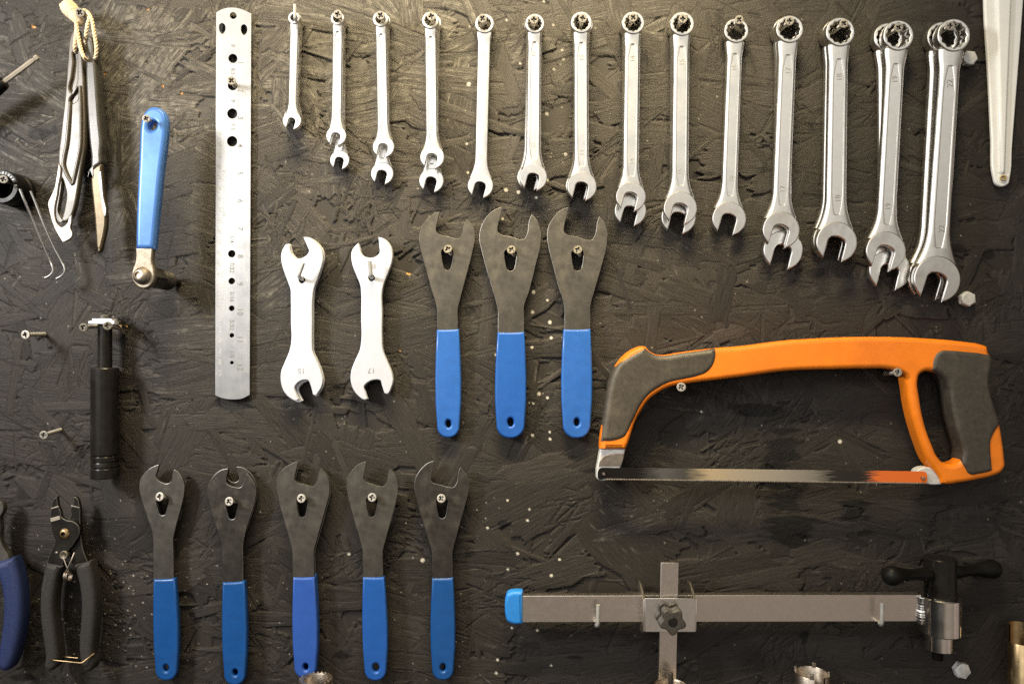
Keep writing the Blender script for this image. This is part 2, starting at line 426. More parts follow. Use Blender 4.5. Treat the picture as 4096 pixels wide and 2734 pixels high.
    def blot(x, y, rx, ry):
        i0 = max(0, int((x-rx*1.8-x0)/st)); i1 = min(nx, int((x+rx*1.8-x0)/st)); j0 = max(0, int((y-ry*1.8-y0)/st)); j1 = min(ny, int((y+ry*1.8-y0)/st))
        dx = (xs[i0:i1]-x)[None, :]/rx; dy = (ys[j0:j1]-y)[:, None]/ry
        oo = rng.integers(0, 500, 2)
        q = 1.0 - np.sqrt(dx*dx+dy*dy) + .20*G2[oo[0]:oo[0]+j1-j0, oo[1]:oo[1]+i1-i0] + .12*G3[oo[0]:oo[0]+j1-j0, oo[1]:oo[1]+i1-i0]
        st_[j0:j1, i0:i1] = np.maximum(st_[j0:j1, i0:i1], np.clip(q*4, 0, 1))
    for b_ in ((3130,1790,80,90),(3105,1880,70,60),(3150,1985,95,85),(3170,2095,100,70),(3190,2170,70,40),(3030,1640,110,26),(3420,2040,60,50),(2480,1560,90,60),(2650,2420,60,40)): blot(*b_)
    for _ in range(46):
        a_, b_ = rng.random()*4300-100, 500 + rng.random()*2300
        blot(a_, b_, 10 + rng.random()*38, 6 + rng.random()*20)
    TN *= (1 - .62*st_); wear *= (1 - .9*st_)
    # vertices
    X, Yp = np.meshgrid(xs, ys)
    H = np.clip(H, -2.6, .45)
    co = np.empty((ny, nx, 3), np.float32)
    co[..., 0] = (X-CX)*S; co[..., 1] = -H*.00092; co[..., 2] = (CY-Yp)*S
    for sl in (np.s_[0, :], np.s_[-1, :], np.s_[:, 0], np.s_[:, -1]): co[sl + (slice(1, 2),)] = .016
    me = bpy.data.meshes.new('wall_board'); nv = nx*ny; nf = (nx-1)*(ny-1)
    me.vertices.add(nv); me.vertices.foreach_set('co', co.ravel())
    idx = np.arange(nv, dtype=np.int32).reshape(ny, nx)
    q = np.stack([idx[:-1, :-1], idx[1:, :-1], idx[1:, 1:], idx[:-1, 1:]], -1).reshape(-1)
    me.loops.add(nf*4); me.loops.foreach_set('vertex_index', q)
    me.polygons.add(nf); me.polygons.foreach_set('loop_start', np.arange(0, nf*4, 4, dtype=np.int32))
    me.polygons.foreach_set('use_smooth', np.ones(nf, bool))
    a = me.attributes.new('surface', 'FLOAT_COLOR', 'POINT')
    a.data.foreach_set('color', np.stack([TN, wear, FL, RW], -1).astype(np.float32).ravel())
    b = me.attributes.new('strand', 'FLOAT_VECTOR', 'POINT')
    b.data.foreach_set('vector', np.stack([U, V, np.zeros_like(U)], -1).astype(np.float32).ravel())
    me.update(calc_edges=True)
    m = bpy.data.materials.new('black_painted_strand_board'); m.use_nodes = True
    nt = m.node_tree; N = nt.nodes; L = nt.links; p = N['Principled BSDF']
    at = N.new('ShaderNodeAttribute'); at.attribute_name = 'surface'
    se = N.new('ShaderNodeSeparateColor'); L.new(at.outputs['Color'], se.inputs[0])
    av = N.new('ShaderNodeAttribute'); av.attribute_name = 'strand'
    mp = N.new('ShaderNodeMapping'); mp.inputs['Scale'].default_value = (14, 260, 1); L.new(av.outputs['Vector'], mp.inputs['Vector'])
    gr = N.new('ShaderNodeTexNoise'); gr.inputs['Scale'].default_value = 1; gr.inputs['Detail'].default_value = 7; gr.inputs['Roughness'].default_value = .68
    L.new(mp.outputs[0], gr.inputs['Vector'])
    tc = N.new('ShaderNodeTexCoord')
    fn = N.new('ShaderNodeTexNoise'); fn.inputs['Scale'].default_value = 900; fn.inputs['Detail'].default_value = 4; L.new(tc.outputs['Object'], fn.inputs['Vector'])
    sc1 = N.new('ShaderNodeMapRange'); sc1.inputs['From Min'].default_value = .28; sc1.inputs['From Max'].default_value = .72; sc1.inputs['To Min'].default_value = .55; sc1.inputs['To Max'].default_value = 1.5
    L.new(gr.outputs['Fac'], sc1.inputs['Value'])
    tm = N.new('ShaderNodeMath'); tm.operation = 'MULTIPLY'; L.new(sc1.outputs[0], tm.inputs[0]); L.new(se.outputs[0], tm.inputs[1])
    bc = N.new('ShaderNodeVectorMath'); bc.operation = 'SCALE'; bc.inputs[0].default_value = (.0248, .0216, .0190); L.new(tm.outputs[0], bc.inputs['Scale'])
    # pale scuffs break up along the grain
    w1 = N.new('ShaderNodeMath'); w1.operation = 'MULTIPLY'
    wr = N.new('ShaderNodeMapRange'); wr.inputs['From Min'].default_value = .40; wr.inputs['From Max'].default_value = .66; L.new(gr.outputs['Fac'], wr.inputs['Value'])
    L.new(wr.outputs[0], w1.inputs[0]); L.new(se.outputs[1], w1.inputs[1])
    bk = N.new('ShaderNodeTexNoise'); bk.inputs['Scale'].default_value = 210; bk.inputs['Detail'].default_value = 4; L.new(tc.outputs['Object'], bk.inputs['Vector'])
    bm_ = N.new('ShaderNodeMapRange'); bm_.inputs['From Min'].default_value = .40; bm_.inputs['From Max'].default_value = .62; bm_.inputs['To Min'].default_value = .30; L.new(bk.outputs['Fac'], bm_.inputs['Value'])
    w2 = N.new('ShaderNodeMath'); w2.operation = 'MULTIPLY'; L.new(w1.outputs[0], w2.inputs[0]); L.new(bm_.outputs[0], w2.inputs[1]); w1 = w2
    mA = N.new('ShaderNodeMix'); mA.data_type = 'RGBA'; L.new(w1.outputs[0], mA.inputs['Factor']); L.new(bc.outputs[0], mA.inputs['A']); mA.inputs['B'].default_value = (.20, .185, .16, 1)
    mB = N.new('ShaderNodeMix'); mB.data_type = 'RGBA'; L.new(se.outputs[2], mB.inputs['Factor']); L.new(mA.outputs['Result'], mB.inputs['A']); mB.inputs['B'].default_value = (.60, .56, .48, 1)
    mC = N.new('ShaderNodeMix'); mC.data_type = 'RGBA'; L.new(at.outputs['Alpha'], mC.inputs['Factor']); L.new(mB.outputs['Result'], mC.inputs['A']); mC.inputs['B'].default_value = (.50, .27, .09, 1)
    L.new(mC.outputs['Result'], p.inputs['Base Color'])
    rg = N.new('ShaderNodeMapRange'); rg.inputs['To Min'].default_value = .42; rg.inputs['To Max'].default_value = .66; L.new(fn.outputs['Fac'], rg.inputs['Value']); L.new(rg.outputs[0], p.inputs['Roughness'])
    p.inputs['Specular IOR Level'].default_value = .2
    ad = N.new('ShaderNodeMath'); ad.operation = 'MULTIPLY_ADD'; ad.inputs[1].default_value = .25; L.new(fn.outputs['Fac'], ad.inputs[0]); L.new(gr.outputs['Fac'], ad.inputs[2])
    bp = N.new('ShaderNodeBump'); bp.inputs['Strength'].default_value = .8; bp.inputs['Distance'].default_value = .0008
    L.new(ad.outputs[0], bp.inputs['Height']); L.new(bp.outputs['Normal'], p.inputs['Normal'])
    me.materials.append(m)
    o = bpy.data.objects.new('wall_board', me); COL.objects.link(o)
    o['kind'] = 'structure'

# ------------------------------------------------------------------ screws and hooks
def make_screw_head_mesh():
    R = 1.0
    cross = []
    a, b = .15, .58
    for q in range(4):
        r = Matrix.Rotation(q*PI/2, 2)
        for p in ((a, -b), (a*.7 + .12, -a*.7 - .12), ):
            pass
    pts = [(a, b), (-a, b), (-a*1.3, a*1.3), (-b, a), (-b, -a), (-a*1.3, -a*1.3), (-a, -b), (a, -b), (a*1.3, -a*1.3), (b, -a), (b, a), (a*1.3, a*1.3)]
    me = curve_mesh([circ(0, 0, 100, 32), [(x*112, y*112) for x, y in pts]], 34, 4, 2)
    me.transform(Matrix.Translation((0, 0, -17)))
    bm = bmesh.new(); bm.from_mesh(me); bpy.data.meshes.remove(me)
    lathe_bm(bm, (0, 0, -34), (0, 0, -1), [(-.5, 62), (.6, 62), (.7, 97), (58, 42), (62, 0)], 32)
    bmesh.ops.recalc_face_normals(bm, faces=bm.faces)
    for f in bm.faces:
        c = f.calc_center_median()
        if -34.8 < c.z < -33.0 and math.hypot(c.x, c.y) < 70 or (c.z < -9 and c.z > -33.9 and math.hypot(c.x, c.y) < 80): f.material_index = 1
    me = bpy.data.meshes.new('screw_head'); bm.to_mesh(me); bm.free(); smooth_mesh(me, 35)
    me.transform(Matrix.Scale(.01, 4))
    me.materials.append(M['screw']); me.materials.append(M['recess_shade']); return me
HEAD = make_screw_head_mesh()
HEAD_BRASS = HEAD.copy(); HEAD_BRASS.materials.clear(); HEAD_BRASS.materials.append(M['brass']); HEAD_BRASS.materials.append(M['recess_shade'])
HEAD_DARK = HEAD.copy(); HEAD_DARK.materials.clear(); HEAD_DARK.materials.append(M['screw_dark']); HEAD_DARK.materials.append(M['recess_shade'])
def make_shank_mesh():
    bm = bmesh.new(); prof = [(0, 0), (.02, .40)]
    n = 13
    for i in range(n):
        t = .06 + .9*i/n; prof += [(t, .36), (t + .03, .52), (t + .05, .36)]
    prof += [(1.0, .36), (1.01, 0)]
    lathe_bm(bm, (0, 0, 0), (0, 0, 1), prof, 14)
    bmesh.ops.recalc_face_normals(bm, faces=bm.faces)
    me = bpy.data.meshes.new('threaded_shank'); bm.to_mesh(me); bm.free(); smooth_mesh(me, 50); me.materials.append(M['screw']); return me
SHANK = make_shank_mesh()
def screw(px, py, h, label, base=None, R=16.5, roll=None, group='cross-head screws driven into the board', head=None, name='screw', sh=True):
    hd = W(px, py, h)
    b = W(base[0], base[1], 0) if base else Vector((hd.x, 0, hd.z))
    b = b + (b - hd).normalized()*.004
    t = thing(name, label, 'screw', b, group)
    ax = (hd - b); Lx = ax.length; q = ax.normalized().to_track_quat('Z', 'Y')
    roll = random.uniform(-.8, .8) if roll is None else roll
    r = R*S*kf(h)
    o = bpy.data.objects.new('head', head or HEAD); COL.objects.link(o); o.parent = t
    o.location = ax; o.rotation_mode = 'QUATERNION'; o.rotation_quaternion = q @ Quaternion((0, 0, 1), roll); o.scale = (r, r, r)
    if sh:
        s = bpy.data.objects.new('shank', SHANK); COL.objects.link(s); s.parent = t
        s.rotation_mode = 'QUATERNION'; s.rotation_quaternion = q; s.scale = (r, r, Lx - r*.55)
    return t

def hook(pts, r, label, m=None):
    P = smooth3([W(*p) for p in pts], 8)
    o = tube('hook', P, r*S, m or M['zinc_dull'], None, 12)
    return tag(o, label, 'hook', 'bent wire hooks in the board')

# ------------------------------------------------------------------ combination wrenches
def sstep(x):
    x = max(0., min(1., x)); return x*x*(3-2*x)

def wrench(ring, R, r, jaw, JR, hwt, hwb, num, h, label, rec=True, slot=.43, slot_ang=14, numpos=None, Tm=.0062, flat=False, panel=(.13, .86)):
    k = kf(h)
    rx, ry = ring; dx, dy = jaw[0]-rx, jaw[1]-ry; Ln = math.hypot(dx, dy); ax = (dx/Ln, dy/Ln); rt = (ax[1], -ax[0])
    def PT(u, v): return (rx + rt[0]*u + ax[0]*v, ry + rt[1]*u + ax[1]*v)
    def WP(u, v, hh):
        x, y = PT(u, v); return Vector(((x-CX)*S*k, -hh, (CY-y)*S*k))
    t = thing('combination_wrench', label, 'wrench', WP(0, 0, h - Tm), 'silver combination wrenches hanging in a row')
    kk = kf(h)
    # ring end (built with the factor of the shank plane, so straight in depth)
    def pl(nm, outer, holes, hf, tt, bev, mm, res=3):
        loops = [[((x-CX)*kk, -(y-CY)*kk) for x, y in lp] for lp in [outer]+holes]
        me = curve_mesh(loops, tt/S, bev, res); smooth_mesh(me, 40, Vector((0, 0, 1)))
        me.transform(Matrix(((S, 0, 0, 0), (0, 0, -S, -(hf - tt/2)), (0, S, 0, 0), (0, 0, 0, 1))))
        return link(nm, me, mm, t)
    star = []
    for i in range(24):
        a = 2*PI*i/24; q = r if i % 2 == 0 else r*.885
        star.append((rx + q*math.cos(a), ry + q*math.sin(a)))
    pl('ring_end', circ(rx, ry, R, 48), [star], h + .0017, Tm + .0030, max(2., R*.075), M['satin'])
    # shank
    bm = bmesh.new(); v0, v1 = .86*R, Ln - .62*JR
    n = 84; rings = []
    p0, p1 = 1.78*R, Ln - 1.30*JR
    vs_ = sorted([v0 + (v1-v0)*i/(n-14) for i in range(n-13)] + [p0 + q for q in (-1,0,1.5,3,4.5,6,9)] + [p1 - q for q in (-1,0,1.5,3,4.5,6,9)])
    for i in range(n+1):
        v = vs_[i]; f = v/Ln
        w = hwt + (hwb-hwt)*f
        s = sstep((2.3*R - v)/(1.5*R))**1.3; w = w + (max(.80*R, w) - w)*s
        s2 = max(0, min(1, (v - (Ln - 2.25*JR))/(1.6*JR)))**2.0; w = w + (.90*JR - w)*s2
        hf = h + .0006*s - .0001*s2
        T = Tm
        if rec and p0 < v < p1:
            e = min((v-p0)/(R*1.7), (p1-v)/(R*1.7)); e = max(0, min(1, e))
            pw = .50*(.30 + .70*math.sin(e*PI/2)); dp = .00055/T*sstep(min(v-p0, p1-v)/6.)
        else: pw, dp = .02, 0
        if flat: half = [(-1, .12), (-1, .72), (-.97, .90), (-.90, .98), (-.80, 1)]
        else: half = [(-1, .12), (-1, .50), (-.965, .68), (-.90, .82), (-.80, .92), (-.70, .975), (-.63, 1)]
        sec = half + [(-pw-.09, 1), (-pw-.03, 1-dp*.15), (-pw+.01, 1-dp), (-pw*.5, 1-dp)]
        sec = sec + [(0, 1-dp)] + [(-a, b) for a, b in reversed(sec)]
        sec = sec + [(.93, 0), (-.93, 0)]
        rings.append([bm.verts.new(WP(a*w, v, hf - T + T*b)) for a, b in sec])
    for a, b in zip(rings, rings[1:]):
        m_ = len(a)
        for j in range(m_): bm.faces.new((a[j], a[(j+1) % m_], b[(j+1) % m_], b[j]))
    bm.faces.new(rings[0]); bm.faces.new(rings[-1])
    bmesh.ops.remove_doubles(bm, verts=bm.verts, dist=1e-6)
    bm_link('shank', bm, M['satin'], t, 38)
    # open end
    an = math.radians(slot_ang); c, s_ = math.cos(an), math.sin(an)
    bx = (ax[0]*c - rt[0]*s_, ax[1]*c - rt[1]*s_); br = (bx[1], -bx[0])
    def J(u, v): return (jaw[0] + (br[0]*u + bx[0]*v)*JR, jaw[1] + (br[1]*u + bx[1]*v)*JR)
    th = math.asin(slot + .10)
    out = []
    m_ = 40
    out.append(J(slot + .015, .93)); 
    for i in range(m_+1):
        a = th + (2*PI - 2*th)*i/m_; out.append(J(math.sin(a)*(1.0), math.cos(a)*1.0))
    out.append(J(-slot - .015, .93))
    out += [J(-slot, .6), J(-slot, .02), J(-slot*.93, -.08), J(-slot*.72, -.19), J(-slot*.35, -.25), J(0, -.27), J(slot*.35, -.25), J(slot*.72, -.19), J(slot*.93, -.08), J(slot, .02), J(slot, .6)]
    pl('open_end', out, [], h + .0004, Tm*.98, max(2., JR*.06), M['polish'] if num and int(num) >= 12 else M['satin'])
    # stamped size, near both ends
    if num:
        ua = -math.degrees(math.atan2(ax[0], ax[1]))
        items = []
        for (x, y) in numpos: items.append((num, x, y, max(18, hwt*.80), 90 + ua))
        for it in items: link('size_number', text_mesh([it], h - (.00055 if rec else 0) + .0001, .00016), M['number'], t)
    return t

def build_wrenches():
    F, B = .0195, .0095
    d = .5102
    rows = [
      # front ones
      ((1178,74),24,15,(1168,482),37,20.5,18.5,None,F,'smallest silver combination wrench, hung on a bent wire hook beside the steel ruler',dict(rec=False, slot=.38)),
      ((1351,76),27,18,(1345,543),40,23,23.5,'8',F,'small silver combination wrench in front of a longer one, second from the ruler',dict(numpos=[(1351,160),(1347,452)])),
      ((1523,79),31,21,(1534,587),43,25,25,'9',F,'silver combination wrench stamped 9, in front of another',dict(numpos=[(1525,173),(1531,491)])),
      ((1722,84),34,23.5,(1729,628),48,26,26,'10',F,'silver combination wrench stamped 10, in front of another',dict(numpos=[(1720,194),(1727,513)])),
      ((1938,97),38,27,(1922,742),51,25,24,'11',B+.002,'flat-shanked silver combination wrench stamped 11, hanging alone',dict(rec=False, flat=True, numpos=[(1934,223),(1924,629)])),
      ((2139,97),38.5,28.5,(2134,709),55,28.5,31,'12',F,'silver combination wrench stamped 12, with dull worn jaw',dict(numpos=[(2136,216),(2134,580)])),
      ((2325,92),42.5,31,(2328,745),59,31,30.5,'13',F,'silver combination wrench stamped 13, between those stamped 12 and 14',dict(numpos=[(2326,232),(2327,610)])),
      ((2532,94),45,33.5,(2524,786),60,33,33.5,'14',F,'silver combination wrench stamped 14, its jaw over a second jaw',dict(numpos=[(2532,235),(2529,645)])),
      ((2728,98),48,35.5,(2722,832),67,34,35,'15',F,'silver combination wrench stamped 15, above the saw grip end',dict(numpos=[(2728,249),(2722,685)])),
      ((2944,125),49,38,(2917,874),68,32,33.5,'16',B+.002,'silver combination wrench stamped 16, hanging alone on a bare screw',dict(numpos=[(2938,271),(2926,714)])),
      ((3157,119),55,42,(3125,919),74,37,36,'17',F,'silver combination wrench stamped 17, its jaw over a second jaw',dict(numpos=[(3153,283),(3131,756)])),
      ((3359,130),58,45,(3347,968),82,39,42,'18',F,'silver combination wrench stamped 18, covering its twin almost wholly',dict(numpos=[(3358,309),(3352,794)])),
      ((3591,144),61,48,(3544,1004),80,38,38,'19',F,'silver combination wrench stamped 19, with a second ring showing left of its own',dict(numpos=[(3580,318),(3553,826)])),
      ((3812,143),66,52,(3749,1116),94,41,46,'22',F+.002,'largest silver combination wrench, stamped 22, next to the hex bolts',dict(numpos=[(3800,333),(3767,914)], panel=(.13,.88))),
      # behind
      ((1186,82),24,15,(1172,470),37,20,18.5,None,B,'smallest silver wrench hidden behind the one on the wire hook',dict(rec=False, slot=.38)),
      ((1358,86),26,18,(1359,640),38.5,20,20,None,B,'small silver wrench behind another, its jaw showing below, second place from the ruler',{}),
      ((1533,88),30,21,(1529,694),45,24,24,None,B,'silver wrench behind the one stamped 9, its jaw hanging lower',{}),
      ((1733,94),33,23,(1726,722),49,25,25,None,B,'silver wrench behind the one stamped 10, its jaw hanging lower',{}),
      ((2135,106),37.5,28,(2123,708),54,27,31,None,B,'silver wrench behind the one stamped 12, only its left edge showing',{}),
      ((2330,100),41.5,30.5,(2321,742),58,30,30.5,None,B,'silver wrench behind the one stamped 13, only thin edges showing',{}),
      ((2525,104),44,33,(2522,842),63,32,33,None,B,'silver wrench behind the one stamped 14, jaw tips showing below',{}),
      ((2720,106),47,35,(2715,868),69,33,35,None,B,'silver wrench behind the one stamped 15, jaw tips showing below',{}),
      ((3143,124),53,41,(3133,1000),79,36,36,None,B,'silver wrench behind the one stamped 17, its wide jaw hanging lower',{}),
      ((3343,138),57,45,(3333,962),81,38,42,None,B,'silver wrench behind the one stamped 18, only its left edge showing',{}),
      ((3550,152),58,46,(3560,1080),83,36,37,None,B,'silver wrench behind the one stamped 19, its jaw hanging lower',{}),
      ((3768,152),63,51,(3723,1110),91,39,44,None,B,'silver wrench behind the one stamped 22, ring and left jaw edge showing',{}),
    ]
    for ring, R, r, jaw, JR, a, b, num, h, lab, kw in rows:
        wrench(ring, R, r, jaw, JR, a, b, num, h, lab, **kw)
    heads = [(1351,57,'8'),(1522,61,'9'),(1725,65,'10'),(1930,74,'11'),(2136,78,'12'),(2331,73,'13'),(2533,70,'14'),(2732,75,'15'),(2957,79,'16'),(3159,84,'17'),(3376,94,'18'),(3595,111,'19'),(3802,104,'22')]
    for x, y, n in heads:
        lab = 'cross-head screw holding up the wrench stamped %s' % n
        if n == '8': lab = 'cross-head screw holding the pair of wrenches nearest the wire hook one'
        hh = .030
        if n in ('11', '16'): hh = .024
        kx = kf(hh); bx = CX + (x-CX)*(kx + .004); by = CY + (y-CY)*(kx+.012)
        if n == '11': bx, by = 1944, 92
        screw(x, y, hh, lab, (bx, by), R=17)
    hook([(1184,84,-.004),(1183,82,.012),(1181,78,.0245),(1180,66,.028),(1179,18,.029)], 6.2, 'short bent wire hook holding the smallest wrench pair')

# ------------------------------------------------------------------ cone wrenches
def cone_wrench(blade, key, yt, xs_t, xs_b, yb, hole, h, bm_, gm, label, edge=True, t=.0034):
    P = Z(lin(blade['p']), *blade['z'])
    z = blade['z']; f = z[2]
    o = thing('cone_wrench', label, 'wrench', W(z[0]+key[0]*f, z[1]+key[1]*f, h-t), 'flat bicycle wrenches with blue handles')
    ox, oy = z[0], z[1]
    outl = sm(P, 6)
    kx, ky, kxr, kyb, kw = key      # left top x, top y, right x, bottom y, bottom half width
    kc = (kx+kxr)/2
    kp = [(kx, ky+8), (kx+3, ky-6), (kc, ky-24), (kxr-3, ky-6), (kxr, ky+8), (kxr-2, ky+24), (kc+kw+2, kyb-26), (kc+kw-3, kyb-10), (kc+kw*.45, kyb-1), (kc-kw*.45, kyb-1), (kc-kw+3, kyb-10), (kc-kw-2, kyb-26), (kx+2, ky+24)]
    kp = [p for p in kp]
    ks = sm(Z(kp, ox, oy, f), 4)
    plate('steel_blade', outl, [ks], h, t, 1.3 if edge else 1.6, bm_, o, 1, edge_mat=M['bare_edge'] if edge else None)
    # dipped handle
    w = (xs_b[1]-xs_b[0])/2; c = (xs_b[0]+xs_b[1])/2; ya = yb - w*1.02
    g = [(xs_t[0], yt[0], 1), ((xs_t[0]+xs_t[1])/2, (yt[0]+yt[1])/2+3), (xs_t[1], yt[1], 1), (xs_b[1], ya)]
    for i in range(1, 12):
        a = PI*i/12; g.append((c + w*math.copysign(abs(math.cos(a))**.92, math.cos(a)), ya + (yb-ya)*math.sin(a)**.92))
    g.append((xs_b[0], ya))
    g = Z(g, ox, oy, f)
    hl = circ(ox + hole[0]*f, oy + hole[1]*f, hole[2]*f, 24, hole[3]*f)
    plate('handle', sm(g, 4), [hl], h + .0016, t + .0032, 8.5, gm, o, 4)
    return o

def build_cone_wrenches():
    zc = (1640, 800, .6376)
    C1 = dict(z=zc, p=[(187,72,1),(150,85),(100,125),(68,180),(57,240),(70,320),(100,430),(135,560),(160,640),(170,690),(172,840,1),(300,840,1),(300,690),(320,600),(360,450),(395,310),(408,240),(405,190),(385,150),(355,118,1),(340,150),(325,215),(312,238),(290,240),(240,228),(180,212),(165,198),(164,170)])
    C2 = dict(z=zc, p=[(580,42,1),(540,55),(480,105),(445,170),(434,240),(450,320),(490,470),(520,570),(545,660),(552,700),(552,860,1),(715,860,1),(716,660),(740,590),(790,400),(818,280),(822,220),(812,165),(790,115),(765,90,1),(750,120),(730,222),(714,246),(690,246),(630,228),(570,215),(551,200),(550,165)])
    C3 = dict(z=zc, p=[(995,45,1),(950,60),(900,110),(870,160),(860,225),(870,300),(900,420),(930,540),(965,650),(970,700),(970,840,1),(1130,840,1),(1132,660),(1150,590),(1200,420),(1235,270),(1238,200),(1225,150),(1188,103,1),(1180,120),(1158,222),(1140,250),(1112,250),(1050,230),(980,212),(966,195),(967,165)])
    cone_wrench(C1, (195,322,272,438,22), (812,808), (167,307), (170,310), 1490, (240,1403,17,25), .0085, M['steel_dark'], M['blue_pale'], 'flat wrench with narrow jaw and light blue handle, beside the white wrenches', t=.003, edge=False)
    cone_wrench(C2, (590,328,670,442,25), (829,826), (548,718), (542,720), 1494, (631,1393,19,28), .0095, M['steel_dark'], M['blue'], 'flat wrench with the widest jaw and bright-edged head, middle of the three upper blue-handled ones')
    cone_wrench(C3, (1012,330,1090,442,25), (810,808), (962,1134), (960,1134), 1494, (1047,1393,17,26), .0085, M['steel_dark'], M['blue_pale'], 'flat brownish-grey wrench with blue handle, next to the front of the orange saw')
    zd = (500, 1800, .5958); ze = (1050, 1800, .5956)
    D1 = dict(z=zd, p=[(228,97,1),(190,108),(140,145),(105,190),(95,250),(115,340),(150,450),(180,540),(188,600),(190,890,1),(325,890,1),(323,580),(340,510),(375,380),(395,290),(398,240),(385,190),(365,155),(330,128,1),(318,160),(313,200),(290,222),(250,218),(215,195),(206,182),(215,140)])
    D2 = dict(z=zd, p=[(692,122,1),(650,130),(600,165),(565,215),(552,275),(565,350),(600,470),(635,580),(650,640),(655,910,1),(793,910,1),(792,630),(820,500),(860,380),(878,290),(875,240),(850,190),(818,152,1),(805,190),(795,225),(770,250),(735,246),(700,236),(680,220),(677,190)])
    D2b = dict(z=zd, p=[(700,130,1),(660,140),(605,170),(572,220),(560,280),(575,350),(610,470),(640,580),(660,640),(662,910,1),(797,910,1),(797,630),(828,500),(868,380),(886,300),(887,245),(868,190),(830,140),(790,115),(748,110,1),(755,140),(764,175),(762,200),(740,215),(705,205),(690,190),(690,160)])
    D3 = dict(z=ze, p=[(240,73,1),(190,90),(130,135),(100,180),(92,240),(110,340),(145,470),(180,590),(200,680),(203,880,1),(347,880,1),(345,680),(370,580),(420,400),(450,280),(448,220),(430,165),(388,115,1),(380,150),(355,228),(338,243),(320,240),(270,226),(225,212),(213,195),(217,170)])
    D4 = dict(z=ze, p=[(700,75,1),(650,90),(600,135),(570,185),(565,250),(590,370),(625,500),(655,600),(672,680),(676,880,1),(810,880,1),(808,680),(830,590),(880,410),(908,290),(910,230),(895,170),(857,123,1),(845,155),(830,222),(808,243),(780,240),(730,224),(692,210),(678,190),(682,160)])
    D5 = dict(z=ze, p=[(1155,68,1),(1110,85),(1060,130),(1030,180),(1018,240),(1035,330),(1075,470),(1115,600),(1138,680),(1142,880,1),(1275,880,1),(1275,680),(1300,580),(1350,400),(1382,270),(1385,220),(1370,165),(1328,110,1),(1318,140),(1297,230),(1280,248),(1250,246),(1190,230),(1140,215),(1130,200),(1133,165)])
    cone_wrench(D1, (207,330,293,436,23), (866,860), (188,335), (200,348), 1547, (273,1462,17,24), .0115, M['steel_dark'], M['blue_deep'], 'flat wrench with worn narrow jaw and blue handle, nearest the black pliers')
    cone_wrench(D2, (676,360,757,463,23), (888,878), (652,802), (662,806), 1577, (737,1492,16,22), .0125, M['steel_black'], M['blue_deep'], 'flat blackened wrench with scratched bright jaw and dark blue handle')
    cone_wrench(D2b, (682,360,763,463,23), (888,878), (658,806), (668,810), 1577, (741,1492,15,21), .0062, M['steel_black'], M['blue_deep'], 'second flat wrench hidden behind the blackened one with the scratched jaw', t=.003)
    cone_wrench(D3, (228,335,302,448,22), (854,852), (203,348), (211,360), 1532, (288,1456,17,24), .0128, M['steel_dark'], M['blue_violet'], 'flat grey wrench with violet-blue handle tip behind the toothed ring', edge=False)
    D3b = dict(z=ze, p=[(p[0]+9, p[1]+4) + tuple(p[2:]) for p in D3['p']])
    cone_wrench(D3b, (236,338,310,450,22), (836,832), (214,359), (219,366), 1534, (296,1456,17,24), .0062, M['steel_dark'], M['blue'], 'second flat wrench hidden behind the one with the violet-blue handle', t=.003)
    cone_wrench(D4, (694,330,772,446,22), (853,852), (672,817), (683,831), 1549, (760,1460,22,30), .0135, M['steel_dark'], M['blue'], 'flat grey wrench with light blue handle and large hanging hole, lower row', edge=False)
    cone_wrench(D5, (1165,336,1246,456,24), (860,856), (1138,1280), (1139,1284), 1545, (1211,1460,18,26), .0105, M['steel_black'], M['blue_deep'], 'flat black wrench with bright jaw edges, nearest the blue bar cap')
    for x, y, n, h in ((1791,995,'narrow-jawed upper blue-handled wrench',.0125),(2045,998,'middle upper blue-handled wrench',.0135),(2311,998,'brownish blue-handled wrench by the saw',.0125),(638,1985,'blue-handled wrench nearest the black pliers',.0175),
                    (916,2004,'scratched blackened blue-handled wrench',.0185),(1205,1992,'wrench with the violet-blue handle',.019),(1488,1988,'lower wrench with the light blue handle',.0195),(1765,1992,'black blue-handled wrench nearest the bar',.0165)):
        screw(x, y, h, 'cross-head screw through the slot of the ' + n, (CX + (x-CX)*(kf(h)+.002) + 12, CY + (y-CY)*kf(h) + 14), R=17.5, head=HEAD_DARK if y < 1100 else None)

